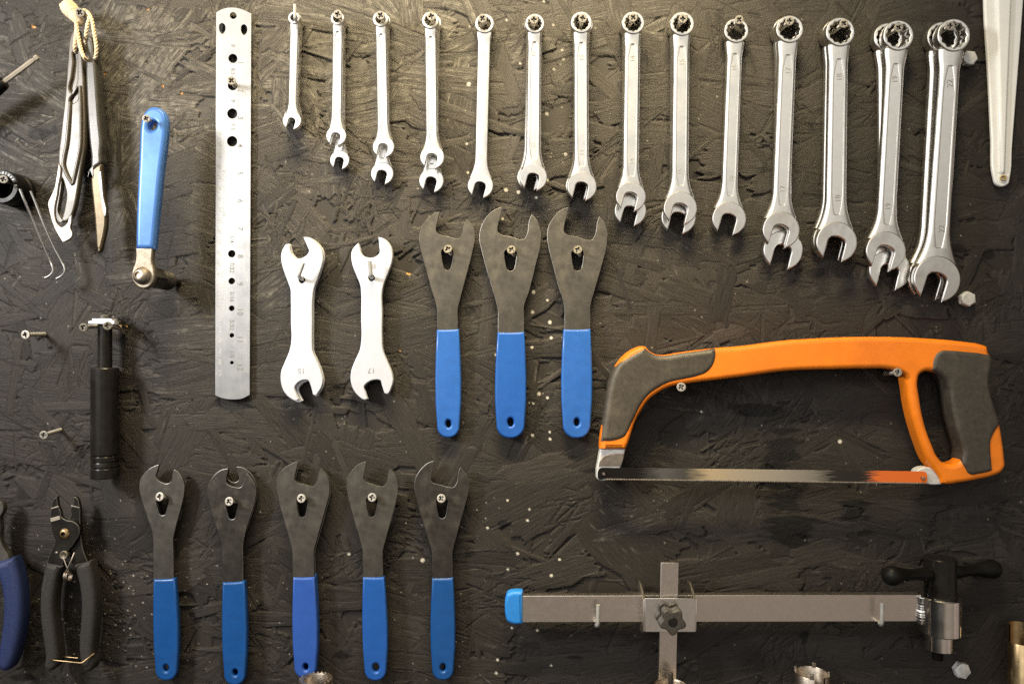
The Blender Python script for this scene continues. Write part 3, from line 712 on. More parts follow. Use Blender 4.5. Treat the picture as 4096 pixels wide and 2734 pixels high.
# ------------------------------------------------------------------ white wrenches
def build_white_wrenches():
    z = (1080, 900, .4785)
    A = [(275,98,1),(320,105),(390,150),(435,215),(442,280),(425,360),(390,460),(365,530),(355,600),(352,800),(352,1000),(355,1050),(385,1120),(425,1220),(440,1290),(430,1350),(400,1400),(380,1424),(357,1413,1),(335,1330),(320,1298),(270,1295),(225,1322),(206,1350),(222,1415),(240,1452,1),(220,1466),(170,1447),(115,1390),(88,1300),(92,1220),(120,1150),(160,1050),(172,1000),(173,800),(172,600),(170,540),(150,480),(120,400),(95,310),(92,250),(105,200),(148,156),(162,166,1),(185,250),(220,278),(260,275),(305,250),(325,220),(310,175)]
    B = [(905,97,1),(950,110),(1000,160),(1022,230),(1018,300),(985,400),(950,490),(938,540),(937,740),(936,935),(945,1050),(985,1150),(1020,1240),(1028,1300),(1015,1350),(978,1410),(955,1403,1),(935,1340),(922,1298),(870,1292),(815,1314),(785,1350),(800,1400),(815,1450,1),(798,1458),(730,1420),(685,1350),(672,1290),(680,1210),(715,1120),(750,1040),(760,980),(760,770),(760,560),(755,510),(725,430),(690,340),(678,270),(685,210),(738,147,1),(750,190),(765,240),(800,264),(880,262),(915,230),(913,180)]
    A2 = [(x+12, y+(6 if y > 700 else -2)) + tuple(r) for x, y, *r in A]
    A2 = [((x+22, y+8) + tuple(r)) if (y > 1280 and 200 < x-12 < 300) else (x, y)+tuple(r) for x, y, *r in A2]
    B2 = [(x+5, y+3) + tuple(r) for x, y, *r in B]
    def mk(pts, hole, h, t, nums, label):
        o = thing('double_ended_wrench', label, 'wrench', W(z[0]+hole[0]*z[2], z[1]+hole[1]*z[2], h-t), 'flat white double-ended wrenches')
        plate('wrench_body', sm(Z(pts, *z), 5), [circ(z[0]+hole[0]*z[2], z[1]+hole[1]*z[2], hole[2]*z[2], 28)], h, t, 3.2, M['alu'], o, 3)
        if nums:
            for s, x, y, rt in nums: link('size_number', text_mesh([(s, z[0]+x*z[2], z[1]+y*z[2], 30, rt)], h + .00006, .00008), M['number'], o)
    mk(A, (265,458,28), .0125, .0042, [('15',262,1215,180),('16',262,352,0)], 'white double-ended flat wrench stamped 15, nearest the ruler')
    mk(A2, (272,460,28), .0070, .0038, None, 'second white flat wrench hidden behind the one stamped 15')
    mk(B, (848,440,28), .0125, .0042, [('17',848,1212,180),('18',852,346,0)], 'white double-ended flat wrench stamped 17, beside the blue-handled ones')
    mk(B2, (853,442,28), .0070, .0038, None, 'second white flat wrench hidden behind the one stamped 17')
    hook([(1212,1122,-.004),(1210,1119,.006),(1206,1113,.0165),(1198,1106,.021),(1197,1098,.0225),(1214,1051,.0245)], 7, 'bent wire hook through the white wrench stamped 15')
    hook([(1489,1114,-.004),(1488,1112,.006),(1486,1108,.0165),(1484,1102,.021),(1483,1094,.0225),(1479,1044,.0245)], 7.4, 'bent wire hook through the white wrench stamped 17')

# ------------------------------------------------------------------ ruler
def build_ruler():
    h, t = .0048, .0011
    o = thing('steel_ruler', 'long steel ruler with a row of round holes and inch numbers, hung on a screw', 'ruler', W(932, 340, h-t))
    top = [(864,50,1),(885,38),(931,30),(975,40),(1005,55,1)]
    bot = [(999,1578,1),(965,1594),(930,1597),(890,1592),(860,1580,1)]
    outl = sm(top + bot, 5)
    def z1(x, y): return (800+x*.5226, y*.5226)
    def z2(x, y): return (800+x*.5226, 800+y*.5226)
    holes = [circ(*z1(254,120), 13.3, 28)]
    for cx in (170, 337):
        yo = 0 if cx == 170 else 10
        holes.append(sm([z1(cx, 178+yo), z1(cx+20, 190+yo), z1(cx+24, 208+yo), z1(cx+13, 250+yo), z1(cx, 260+yo), z1(cx-13, 250+yo), z1(cx-24, 208+yo), z1(cx-20, 190+yo)], 4))
    for x, y, r in ((252,448,34),(249,655,36),(247,870,38),(246,1082,39)): holes.append(circ(*z1(x, y), r*.5226, 32))
    for x, y, r in ((243,411,27.5),(243,620,24),(243,828,20.5),(244,1035,17),(244,1244,13.5)): holes.append(circ(*z2(x, y), r*.5226, 28))
    plate('blade', outl, holes, h, t, 1.0, M['ruler'], o, 1)
    hp = h + .00004
    # graduations
    bm = bmesh.new()
    def tick(x0_, x1_, y, wd=1.1):
        a = W((x0_+x1_)/2, y, hp); box_bm(bm, a, (abs(x1_-x0_)/2*S*kf(hp), .00003, wd/2*S))
    def edge(y): 
        f = (y-50)/1530.; return 863 - 4*f + 0, 1004.5 - 6*f
    for i in range(0, 12*16+4):
        y = 251 + (i-16)*110.55/16
        if y < 180 or y > 1492: continue
        l = 40 if i % 16 == 8 else 30 if i % 8 == 0 else 22 if i % 2 == 0 else 15
        R_ = edge(y)[1]; tick(R_-3-l, R_-3, y, 1.0)
    bm2 = bmesh.new(); sv = bm; bm = bm2
    for i in range(6, 312):
        y = 251 - 110.55 + i*4.352
        l = 22 if i % 10 == 5 else 9
        if y < 165: continue
        Lx = edge(y)[0]; tick(Lx+2, Lx+2+l, y, .8)
    # small triangles at every inch and centimetre
    def tri(bmx, x, y, s, sgn):
        P = [W(x, y-s*.6, hp), W(x, y+s*.6, hp), W(x+sgn*s, y, hp)]
        for a, b in ((0,1),(1,2),(2,0)): tube_bm(bmx, [P[a], P[b]], .00011, 4)
    for i in range(1, 13):
        y = 251+(i-1)*110.55; tri(sv, edge(y)[1]-12, y, 10, -1)
    for i in range(2, 32):
        y = 251-110.55+i*43.52; tri(bm2, edge(y)[0]+15, y, 9, -1)
    bm_link('inch_graduations', sv, M['ink_pale'], o); bm_link('millimetre_graduations', bm2, M['ink_pale'], o)
    its = [(str(i), 961 - 2.2*(i/12), 251+(i-1)*110.55 + (0 if i > 1 else 0), 31, -90) for i in range(1, 13)]
    for it in its: link('inch_numeral', text_mesh([it], hp), M['ink'], o)
    its = [(str(i*10), 879.5, 251-110.55+i*43.52, 17, -90) for i in range(2, 32)]
    for it in its: link('millimetre_numeral', text_mesh([it], hp), M['ink_pale'], o)
    its = [(s, *z1(x, y), 23, -90) for s, x, y in (('8',252,350),('8.5',252,548),('9',250,772),('9.5',249,970))]
    its += [(s, *z2(x, y), 24, -90) for s, x, y in (('1/4',243,300),('7/32',243,516),('3/16',243,738),('5/32',243,955),('1/8',243,1180))]
    for it in its: link('hole_size_numeral', text_mesh([it], hp), M['ink'], o)
    its = [('CRANK COTTER SIZES', *z1(184,700), 18.5, -90), ('SPOKE LENGTH GAUGE', 895.5, 772, 17.5, -90), ('BALL BEARING SIZES', *z2(178,692), 18.5, -90)]
    for it in its: link('engraved_words', text_mesh([it], hp), M['ink_pale'], o)
    screw(926, 322, .020, 'cross-head screw through a hole near the top of the steel ruler', (940, 345), R=17)

# ------------------------------------------------------------------ hacksaw
def build_saw():
    a = (2350, 1300, .4464); b = (3150, 1300, .4464)
    h, t = .026, .019
    o = thing('hacksaw', 'orange hacksaw with dark rubber grips resting on two screws', 'saw', W(3000, 1450, 0))
    top = Z([(345,1112,1),(115,1112,1),(118,1050),(150,850),(180,650),(215,480),(255,380),(290,325,1),(340,270),(420,215),(500,188),(526,192,1),(560,230),(620,262),(680,268),(850,245),(1000,225),(1160,207),(1400,187)], *a)
    top += Z([(0,138),(300,117),(600,105),(1000,106),(1300,121),(1600,148),(1750,172),(1800,192),(1815,250),(1843,292),(1840,360),(1820,450),(1830,600),(1870,740),(1905,850),(1920,915),(1940,1030),(1958,1180),(1960,1275),(1930,1318),(1850,1355),(1700,1390),(1550,1415),(1425,1428),(1386,1420,1),(1372,1375),(1320,1300),(1268,1225),(1200,1060),(1140,870),(1100,690),(1078,530),(1060,455),(1015,418),(940,398),(700,390),(400,396),(0,411)], *b)
    top += Z([(1450,455),(1200,487),(1000,510),(850,532),(740,555),(640,605),(560,665),(490,760),(440,850),(410,930),(385,1010),(365,1070)], *a)
    hole = Z([(1245,414),(1310,416),(1370,440),(1428,490),(1462,580),(1478,700),(1508,860),(1550,1000),(1583,1120),(1584,1170),(1560,1215),(1515,1242),(1450,1246),(1400,1227),(1350,1170),(1310,1080),(1260,950),(1220,800),(1195,650),(1180,500),(1195,445)], *b)
    plate('frame', sm(top, 6), [sm(hole, 6)], h, t, 19, M['orange'], o, 5, ang=50)
    g1 = Z([(122,1046,1),(150,850),(180,650),(215,480),(260,374),(294,330,1),(400,257),(520,196,1),(560,234),(620,266),(680,272),(850,249),(1000,230),(1150,208,1),(1164,240),(1158,315),(1128,382),(1070,438),(1000,466),(850,500),(740,525),(640,575),(560,632),(480,740),(430,840),(402,900),(375,960),(345,1005),(280,1038),(200,1052)], *a)
    plate('front_grip', sm(g1, 6), [], h + .0012, t + .0024, 20, M['rubber'], o, 5, ang=50, )
    g2 = Z([(1388,222),(1450,219),(1600,231),(1760,249),(1822,266),(1846,300),(1842,360),(1822,450),(1832,600),(1872,740),(1907,850),(1912,897,1),(1868,960),(1838,1030),(1835,1120),(1845,1240),(1850,1306,1),(1800,1325),(1720,1340),(1650,1347),(1618,1328),(1594,1285),(1575,1250),(1576,1212),(1583,1165),(1581,1115),(1548,1000),(1508,860),(1477,700),(1461,580),(1427,490),(1365,436),(1305,404,1),(1315,300),(1340,250)], *b)
    plate('rear_grip', sm(g2, 6), [], h + .0016, t + .0032, 17, M['rubber'], o, 6, ang=50)
    br = Z([(116,1106,1),(342,1106,1),(322,1195),(300,1270),(290,1300),(180,1390),(105,1388),(86,1375),(81,1330),(98,1210)], *a)
    plate('front_bracket', sm(br, 5), [], h - .004, .011, 6, M['zinc'], o, 3)
    inset = Z([(100,1262,1),(112,1215),(140,1180),(190,1158),(330,1150,1),(318,1205),(298,1262,1)], *a)
    plate('bracket_recess', sm(inset, 4), [], h - .0034, .002, 1.5, M['old_steel'], o, 1)
    rb = Z([(1150,1330),(1165,1300),(1190,1284),(1290,1278),(1335,1312),(1372,1372),(1388,1424,1),(1330,1430),(1250,1422),(1180,1400)], *b)
    lev = plate('tension_bracket', sm(rb, 5), [], h - .0035, .010, 5, M['zinc'], o, 3)
    # blade with cut teeth
    A0 = Z([(92,1318),(104,1290),(130,1275,1)], *a); A1 = Z([(1225,1309,1),(1246,1325),(1254,1362),(1248,1405),(1232,1421,1)], *b)
    bl = sm(A0 + A1, 4, closed=False)
    xa, ya = Z([(1228,1423)], *b)[0]; xb, yb = Z([(150,1387)], *a)[0]
    n = 190
    bl += [(xa, ya - 6), (xb, yb - 6)]
    teeth = [(xb, yb - 6.3), (xa, ya - 6.3)]
    for i in range(n):
        f = i/n; x = xa + (xb-xa)*f; y = ya + (yb-ya)*f
        teeth.append((x, y)); teeth.append((x - (xa-xb)/n*.3, y - 4.5))
    bl += Z([(108,1386),(92,1365)], *a)
    hb = h - .0022
    pin = [circ(2350+145*.4464, 1300+1331*.4464, 6, 16), circ(3150+1205*.4464, 1300+1366*.4464, 6, 16)]
    plate('toothed_edge', teeth, [], hb + .0001, .0009, .4, M['tooth_steel'], o, 1)
    x0 = W(2390, 0, hb).x - BASE[o].x; x1 = W(3712, 0, hb).x - BASE[o].x
    blade = plate('blade', bl, pin, hb, .0009, .6, blade_material(x0, x1), o, 1)
    for (x, y) in ((2350+145*.4464, 1300+1331*.4464), (3150+1212*.4464, 1300+1368*.4464)):
        c = W(x, y, hb)
        lathe('blade_pin', c + Vector((0, .003, 0)), (0, -1, 0), [(0, 7*S), (.0045, 7*S), (.0054, 5*S), (.0056, 0)], M['old_steel'], o, 20)
    screw(2725, 1547, .030, 'cross-head screw under the curved front of the orange saw', (2722, 1549), R=18)
    screw(3591, 1488, .030, 'cross-head screw under the beam beside the saw handle guard', (3540, 1494), R=17)

# ------------------------------------------------------------------ hanger gauge with sliding clamp
def build_gauge():
    o = thing('alignment_gauge', 'long flat steel bar tool with blue end cap, sliding clamp and black tee handle', 'tool', W(2900, 2430, 0))
    h = .021
    def f5(x, y): return (1950+x*.3831, 2200+y*.3831)
    def f6(x, y): return (3100+x*.424, 2150+y*.424)
    bar = [(*f5(300,474),1), (*f6(1380,534),1), (*f6(1380,786),1), (*f5(300,750),1)]
    plate('bar', sm(bar), [], h, .008, 1.6, M['alu_bar'], o, 2)
    cap = Z([(368,462,1),(368,772,1),(250,770),(205,745),(186,690),(180,600),(188,520),(215,470),(260,462)], 1950, 2200, .3831)
    cp = [(x, y - 8) if y < 2380 else (x, y) for x, y, *r in cap]
    cap = [(*f5(368,438),1),(*f5(368,772),1),f5(255,771),f5(208,745),f5(188,690),f5(181,600),f5(188,510),f5(212,455),f5(260,438)]
    plate('end_cap', sm(cap, 5), [], h + .002, .0125, 12, M['cap_blue'], o, 5)
    # clamp: folded front plate with two flanges
    hf = .0325
    fr = [(*f5(1640,498),1),(*f5(2176,498),1),(*f5(2172,852),1),(*f5(1642,852),1)]
    cl = plate('slider_clamp', sm(fr), [], hf, .002, 2.2, M['polish'], o, 2)
    for xf in (1636, 2172):
        bm = bmesh.new(); wd = .0018
        k = kf(hf); x = W(f5(xf, 0)[0], 0, hf).x
        def zz(y, hh): return W(0, f5(0, y)[1], hh).z
        zt, zb = zz(500, hf), zz(855, hf)
        ex = .0075
        pr = [(hf-.0002, zt-.001), (hf-.006, zt+.001), (.014, zt+ex), (.004, zt+ex), (.004, zb-.005), (.014, zb-.005), (hf-.006, zb-.003), (hf-.0002, zb+.001)]
        va = [bm.verts.new((x - wd/2, -a, c)) for a, c in pr]; vb = [bm.verts.new((x + wd/2, -a, c)) for a, c in pr]
        bm.faces.new(va); bm.faces.new(vb[::-1])
        for i in range(len(pr)): bm.faces.new((va[i], va[(i+1) % 8], vb[(i+1) % 8], vb[i]))
        bmesh.ops.bevel(bm, geom=list(bm.edges), offset=.0004, segments=2, affect='EDGES')
        bm_link('flange', bm, M['alu_bar'], cl)
    vb = [(*f5(1811,127),1),(*f5(1996,127),1),(*f5(1968,1500),1),(*f5(1784,1500),1)]
    plate('gauge_arm', sm(vb), [], .0285, .0045, 1.5, M['alu_bar'], o, 2)
    cx, cy = f5(1937, 748); lobes = []
    for i in range(80):
        a = 2*PI*i/80; rr = 48.5 + 7.5*math.cos(5*(a - PI/2)); lobes.append((cx + rr*math.cos(a), cy + rr*math.sin(a)))
    kn = plate('star_knob', lobes, [], .046, .011, 7, M['knob'], o, 4)
    plate('knob_cap', circ(cx, cy, 19, 28), [], .0466, .003, 2.5, M['black'], kn, 3)
    lathe('knob_neck', W(cx, cy, .046) + Vector((0, .0105, 0)), (0, 1, 0), [(0, .0055), (.0035, .0055)], M['polish'], kn, 20)
    # head, stacked turned parts on a vertical axis
    ha = .0215
    def stack(nm, pcx, r_px, y0, y1, m, ch=2.5, **kw):
        a = W(pcx, y1, ha); L_ = (y1-y0)*S*kf(ha); r_ = r_px*S*kf(ha - 0); c = ch*S
        return lathe(nm, a, (0, 0, 1), [(0, 0), (0, r_-c), (c, r_), (L_-c, r_), (L_, r_-c), (L_, 0)], m, o, 56, **kw)
    stack('handle_hub', 3761, 59, 2228, 2384, M['black'])
    stack('sleeve', 3762, 76, 2382, 2529, M['chrome'], 4)
    stack('nose', 3755, 51, 2527, 2596, M['chrome'], 4)
    a = W(3750, 2636, ha); pr = [(0, 0)]; r_ = 20*S
    for i in range(15): pr += [(i*.0006, r_*.88), (i*.0006+.0003, r_)]
    pr += [(.012, r_*.9)]
    lathe('threaded_tip', a, (0, 0, 1), pr, M['black'], o, 28)
    # weld bead
    bm = bmesh.new(); pts = []; rad = []
    for i in range(41):
        f = i/40; pts.append(W(3686 - 4*f, 2384 + f*108, h + .0005)); rad.append((15 + .5*math.sin(f*37) + .5*math.sin(f*61) + 2.2*math.cos(f*9) )*S)
    tube_bm(bm, pts, rad, 14); bm_link('weld_bead', bm, M['satin'], o, 60)
    # tee handle
    hubc = W(3761, 2290, ha)
    Lend = W(3543, 2303, .046); Rend = W(3990, 2272, .004)
    dL = (Lend - hubc).normalized(); dR = (Rend - hubc).normalized()
    lenL = (Lend-hubc).length; lenR = (Rend-hubc).length
    def grip(d, ln):
        p = .012
        prof = [(p, 0), (p, .0040), (p+.0012, .0050), (p + (ln-p)*.30, .0047), (p+(ln-p)*.55, .0053), (p+(ln-p)*.78, .0078), (p+(ln-p)*.90, .0084), (p+(ln-p)*.97, .0066), (ln, .003), (ln+.0006, 0)]
        pr2 = smooth_prof(prof)
        return lathe('handle_grip', hubc, d, pr2, M['black_plastic'], o, 32, 60)
    grip(dL, lenL); grip(dR, lenR)
    tube('handle_rod', [hubc + dL*.016, hubc + dR*.016], .0032, M['polish'], o, 16)
    hook([(2383,2490,-.004),(2385,2493,.012),(2387,2500,.0255),(2389,2499,.0295),(2391,2488,.031),(2393,2417,.031)], 7.6, 'short wire hook under the bar near its blue end cap')
    hook([(3508,2478,-.004),(3512,2482,.012),(3522,2494,.0255),(3525,2494,.0295),(3527,2482,.031),(3529,2411,.031)], 7.6, 'short wire hook under the bar near the welded head')

def smooth_prof(p, n=4):
    pts = sm([(a*1e4, b*1e4) for a, b in p], n, closed=False)
    return [(a/1e4, max(0, b/1e4)) for a, b in pts]

# ------------------------------------------------------------------ bolts, bracket, bottom-edge tools
def build_right_edge():
    for x, y, R_, a, lab in ((3882,231,30,.12,'galvanised hex bolt beside the ring of the largest wrench'),(3875,1195,31,.42,'galvanised hex bolt beside the jaw of the largest wrench'),(3853,2683,32,.18,'galvanised hex bolt below the bar tool head')):
        h = .0075; c = W(x, y, h); r = R_*S
        t = thing('hex_bolt', lab, 'bolt', (c.x, 0, c.z), 'hex bolts fixing the board')
        plate('hex_head', circ(x, y, R_, 6, a0=a), [], h - .0006, .0062, 1.5, M['zinc'], t, 2)
        lathe('chamfer_disc', c + Vector((0, .0016, 0)), (0, -1, 0), [(0, r*.86), (.0011, r*.84), (.0016, r*.74), (.0016, 0)], M['zinc'], t, 32)
    z = (3000, 0, .7971)
    ou = Z([(1176,-120,1),(1180,60),(1200,400),(1215,700),(1225,885),(1237,922),(1268,936),(1298,922),(1308,885),(1318,740),(1338,480),(1360,200),(1382,-120,1)], *z)
    o = thing('shelf_bracket', 'tapering white enamelled bracket arm screwed to the board at its narrow end', 'bracket', W(4010, 740, .002))
    plate('arm', sm(ou, 6), [], .0062, .004, 6, M['white'], o, 4)
    rid = Z([(1236,-120,1),(1242,100),(1252,500),(1258,860),(1270,872),(1284,860),(1296,500),(1312,100),(1320,-120,1)], *z)
    plate('pressed_rib', [p[:2] for p in rid], [], .0092, .006, 10, M['white'], o, 5)
    ri = circ(*Z([(1268,893)], *z)[0], 21, 28)
    plate('screw_boss', ri, [], .0066, .002, 3, M['white'], o, 3)
    x, y = Z([(1271,892)], *z)[0]
    screw(x, y, .0085, 'small brass cross-head screw in the white bracket end', (x, y), R=12, group=None, head=HEAD_BRASS, sh=False)
    # castellated socket
    c = W(3248, 2687, .026); r = 66*S*kf(.026); wl = .0016
    t = thing('slotted_socket', 'steel tube socket with four prongs and a slot at the bottom edge', 'socket', c - Vector((0, 0, .05)))
    bm = bmesh.new(); gap = math.radians(38); g0 = math.radians(8)     # slot faces the viewer, a bit to the right
    lathe_bm(bm, c - Vector((0, 0, .05)), (0, 0, 1), [(0, r-wl), (0, r), (.0496, r), (.05, r-.0003), (.05, r-wl+.0003), (.0496, r-wl), (0, r-wl)], 64, g0 + gap/2 - .05, g0 - gap/2 + 2*PI - .05)
    bm_link('tube_body', bm, M['old_steel'], t, 40)
    for q in (-22, 62, 152, 248):
        a = math.radians(q); p = c + Vector((math.sin(a)*(r-wl/2)*1.0, -math.cos(a)*(r-wl/2), .0014))
        bm = bmesh.new(); box_bm(bm, p, (.0017, wl*.62, .0022), Matrix.Rotation(a, 3, 'Z'))
        bmesh.ops.bevel(bm, geom=list(bm.edges), offset=.0002, segments=1, affect='EDGES')
        bm_link('prong', bm, M['old_steel'], t)
    # toothed ring
    hr = .042; c = W(1263, 2712, hr); r = 59*S*kf(hr)
    t = thing('splined_ring_tool', 'rusty toothed ring tool standing at the bottom edge before a blue handle', 'socket', c - Vector((0, 0, .04)))
    bm = bmesh.new(); lathe_bm(bm, c - Vector((0, 0, .04)), (0, 0, 1), [(0, r*.80), (0, r), (.0394, r), (.04, r*.97), (.04, r*.83), (.0394, r*.80), (0, r*.80)], 64)
    bm_link('ring_body', bm, M['old_steel'], t, 40)
    bm = bmesh.new()
    for i in range(22):
        a = 2*PI*i/22 + .1; p = c + Vector((math.sin(a)*r*1.03, -math.cos(a)*r*1.03, -.0066))
        box_bm(bm, p, (.00095, .0010, .0072), Matrix.Rotation(a, 3, 'Z'))
    bmesh.ops.bevel(bm, geom=list(bm.edges), offset=.0003, segments=2, affect='EDGES')
    bm_link('spline_teeth', bm, M['old_steel'], t)
    # ring with guide pin
    hr = .040; c = W(2683, 2738, hr); r = 68*S*kf(hr)
    t = thing('pin_socket', 'round steel socket with a centre guide pin at the bottom edge below the clamp', 'socket', c - Vector((0, 0, .04)))
    bm = bmesh.new(); lathe_bm(bm, c - Vector((0, 0, .04)), (0, 0, 1), [(0, r*.84), (0, r), (.0395, r), (.04, r*.98), (.04, r*.90), (.0393, r*.86), (.036, r*.84), (.036, r*.5), (.0375, r*.46), (.0375, r*.30), (.034, r*.28), (.034, 0)], 64)
    bm_link('socket_body', bm, M['old_steel'], t, 40)
    lathe('guide_pin', c - Vector((0, 0, .006)), (0, 0, 1), [(0, .0022), (.0155, .0022), (.0168, .0018), (.0174, .001), (.0176, 0)], M['steel_black'], t, 20)
    # bronzed channel
    hr = .020; c = W(4086, 2560, hr); r = 46*S; wl = .0012
    t = thing('half_tube_tool', 'bronze-coloured open half tube at the lower right corner', 'tool', c - Vector((0, 0, .07)))
    bm = bmesh.new()
    lathe_bm(bm, c - Vector((0, 0, .08)), (0, 0, 1), [(0, r-wl), (0, r), (.0785, r), (.079, r-.0003), (.079, r-wl), (0, r-wl)], 40, math.radians(185), math.radians(345))
    bm_link('front_shell', bm, M['gold_steel'], t, 40)
    bm = bmesh.new()
    lathe_bm(bm, c - Vector((0, 0, .08)), (0, 0, 1), [(0, r-wl*1.2), (0, r-.0001), (.0935, r-.0001), (.094, r-.0003), (.094, r-wl*1.2), (0, r-wl*1.2)], 40, math.radians(95), math.radians(262))
    bm_link('back_shell', bm, M['gold_steel'], t, 40)

# ------------------------------------------------------------------ left side tools
def rope_bm(bm, pts, r, pitch):
    P = smooth3(pts, 14)
    L_ = [0.]
    for a, b in zip(P, P[1:]): L_.append(L_[-1] + (b-a).length)
    n = len(P)
    T = [(P[min(i+1, n-1)] - P[max(i-1, 0)]).normalized() for i in range(n)]
    u = T[0].orthogonal().normalized(); U = []
    for i in range(n):
        if i: u = T[i-1].rotation_difference(T[i]) @ u
        u = (u - T[i]*u.dot(T[i])).normalized(); U.append(u.copy())
    for s in range(3):
        q = []
        for i in range(n):
            a = 2*PI*(L_[i]/pitch + s/3); v = T[i].cross(U[i]); q.append(P[i] + (U[i]*math.cos(a) + v*math.sin(a))*r*.5)
        tube_bm(bm, q, r*.60, 8)

def build_left():
    z1 = (0, 0, .3826); z2 = (0, 600, .3826)
    def w1(x, y, h): return W(x*.3826, y*.3826, h)
    def w2(x, y, h): return W(x*.3826, 600+y*.3826, h)
    # wide lever
    o = thing('tyre_lever', 'wide grey-brown tyre lever with bright steel tip, hanging from the rope', 'lever', w1(800, 500, .012), 'tyre levers tied on a rope')
    body = Z([(790,285),(812,300),(830,370),(850,500),(868,700),(880,1000),(888,1250),(884,1450),(878,1568)], *z1) + Z([(862,100),(840,230),(815,400),(795,520),(765,640),(745,690),(690,745),(645,745),(610,700),(585,640),(590,560),(605,470),(618,380),(625,250),(610,150),(610,40)], *z2) + Z([(628,1450),(650,1250),(672,1050),(690,850),(700,700),(712,560),(720,440),(745,350)], *z1)
    ch = sm(Z([(775,530),(795,525),(803,600),(805,760),(800,860),(740,965),(728,940),(750,800),(768,650)], *z1), 4)
    ch2 = sm(Z([(822,912),(815,1000),(790,1060),(735,1075),(728,1050),(760,990)], *z1), 4)
    win = sm(Z([(650,300),(672,370),(690,455),(680,560),(650,690),(632,735),(600,700),(595,640),(612,540),(632,420)], *z2), 4)
    plate('lever_web', sm(body, 5), [win], .0192, .006, 5, M['tan_plastic'], o, 3, )
    plate('lever_body', sm(body, 5), [ch, ch2, win], .022, .0052, 6, M['tan_plastic'], o, 4)
    rb = [w1(735, 1080, .022), w1(718, 1300, .0225), w1(700, 1500, .0225), w2(675, 60, .0225), w2(665, 160, .0225), w2(700, 260, .0225), w2(760, 360, .022)]
    tube('raised_rib', smooth3(rb, 5), .0017, M['tan_plastic'], o, 10)
    rb = [w1(838, 900, .022), w1(845, 1200, .0225), w1(842, 1500, .0225), w2(815, 100, .0225), w2(790, 220, .0225), w2(765, 350, .022)]
    tube('raised_rib', smooth3(rb, 5), .0015, M['tan_plastic'], o, 10)
    tip = Z([(608,138,1),(632,185),(630,260),(608,380),(596,470),(572,590),(570,680),(605,780),(640,805),(700,765),(728,690),(750,678,1),(745,750),(736,820),(756,868),(750,905),(700,945),(655,963),(632,930),(600,878),(555,790),(515,650),(500,550),(535,470),(565,400),(585,300),(600,200)], *z2)
    plate('steel_tip', sm(tip, 5), [], .0235, .003, 3, M['tip_steel'], o, 2)
    # narrow lever
    o = thing('tyre_lever', 'narrow dark tyre lever seen edge-on with olive steel blade, hanging from the rope', 'lever', w1(935, 560, .012), 'tyre levers tied on a rope')
    body = Z([(930,372),(955,400),(972,460),(985,560),(1002,720),(1022,1000),(1045,1300),(1062,1500)], *z1) + Z([(1055,40),(1050,140),(1000,180),(960,230),(945,300),(942,200),(945,60)], *z2) + Z([(930,1500),(908,1200),(898,1000),(890,720),(896,560),(900,420)], *z1)
    plate('lever_body', sm(body, 5), [], .024, .012, 11, M['tan_dark'], o, 5)
    blade = Z([(952,210),(1000,165),(1052,140),(1064,230),(1080,420),(1098,560),(1112,680),(1108,800),(1075,960),(1050,1050),(1038,1072),(1003,1010),(998,950),(985,760),(960,500),(945,330)], *z2)
    plate('steel_blade', sm(blade, 5), [], .0235, .006, 9, M['olive_steel'], o, 3)
    st = Z([(1020,220,1),(1054,222,1),(1066,350),(1080,500),(1108,640),(1095,700),(1075,640),(1050,480),(1030,340)], *z2)
    plate('bright_edge', sm(st, 4), [], .0248, .0025, 2, M['satin'], o, 2)
    # rope
    bm = bmesh.new()
    def run(pts, r=17): rope_bm(bm, [w1(*p) for p in pts], r*.3826*S, .0085)
    run([(790,140,.026),(792,200,.027),(805,300,.028),(825,420,.028),(850,530,.029),(880,600,.029),(905,625,.024),(950,640,.016)])
    run([(812,160,.024),(803,260,.026),(792,380,.025),(782,470,.0255),(784,530,.022),(800,560,.015)])
    run([(880,105,.024),(925,140,.027),(960,210,.028),(980,320,.028),(1000,440,.027),(1008,530,.026),(998,600,.024),(975,640,.017)])
    run([(870,120,.022),(930,190,.025),(915,260,.026),(900,360,.025),(893,470,.018),(895,540,.012)])
    kc = [w1(690, 45, .024), w1(780, 160, .024)]
    d = (kc[1]-kc[0]); pts = []; nrm = d.normalized(); u = nrm.orthogonal().normalized(); v = nrm.cross(u)
    for i in range(61):
        f = i/60; rr = .0042*(.62 + .55*math.sin(PI*(.15+.75*f))); a = f*2*PI*5.2
        pts.append(kc[0] + d*f + (u*math.cos(a) + v*math.sin(a))*rr)
    tube_bm(bm, pts, .0024, 8)
    lathe_bm(bm, kc[0] - nrm*.001, nrm, [(0, 0), (.002, .0040), (.007, .0058), (.014, .0056), (.021, .0040), (.024, .001), (.0245, 0)], 16)
    k = bm_link('rope_loop', bm, M['rope'], None, 60)
    tag(k, 'knotted natural hemp rope looped over a screw at the upper left', 'rope')
    screw(319, 50, .030, 'cross-head screw holding the hemp rope loop', (346, 68), R=17)
    # ball-end driver at the edge
    o = thing('ball_end_driver', 'ball-ended hex driver with black handle poking in at the left edge', 'screwdriver', w1(30, 850, .012))
    a = w1(-160, 1010, .026); b = w1(402, 592, .030); d = (b-a).normalized(); L_ = (b-a).length; r = 24*.3826*S
    lathe('hex_shaft', a + d*L_*.30, d, [(0, 0), (0, r), (L_*.595, r), (L_*.605, r*.75), (L_*.62, r*.72), (L_*.645, r*1.12), (L_*.67, r*1.2), (L_*.695, r*.95), (L_*.70, 0)], M['grey_steel'], o, 6, 25)
    hr = 62*.3826*S
    lathe('handle', a - d*.05, d, [(0, 0), (0, hr*1.2), (.05+L_*.20, hr*1.2), (.05+L_*.30, hr*1.1), (.05+L_*.36, hr*.95), (.05+L_*.36, 0)], M['black_plastic'], o, 32, 30)
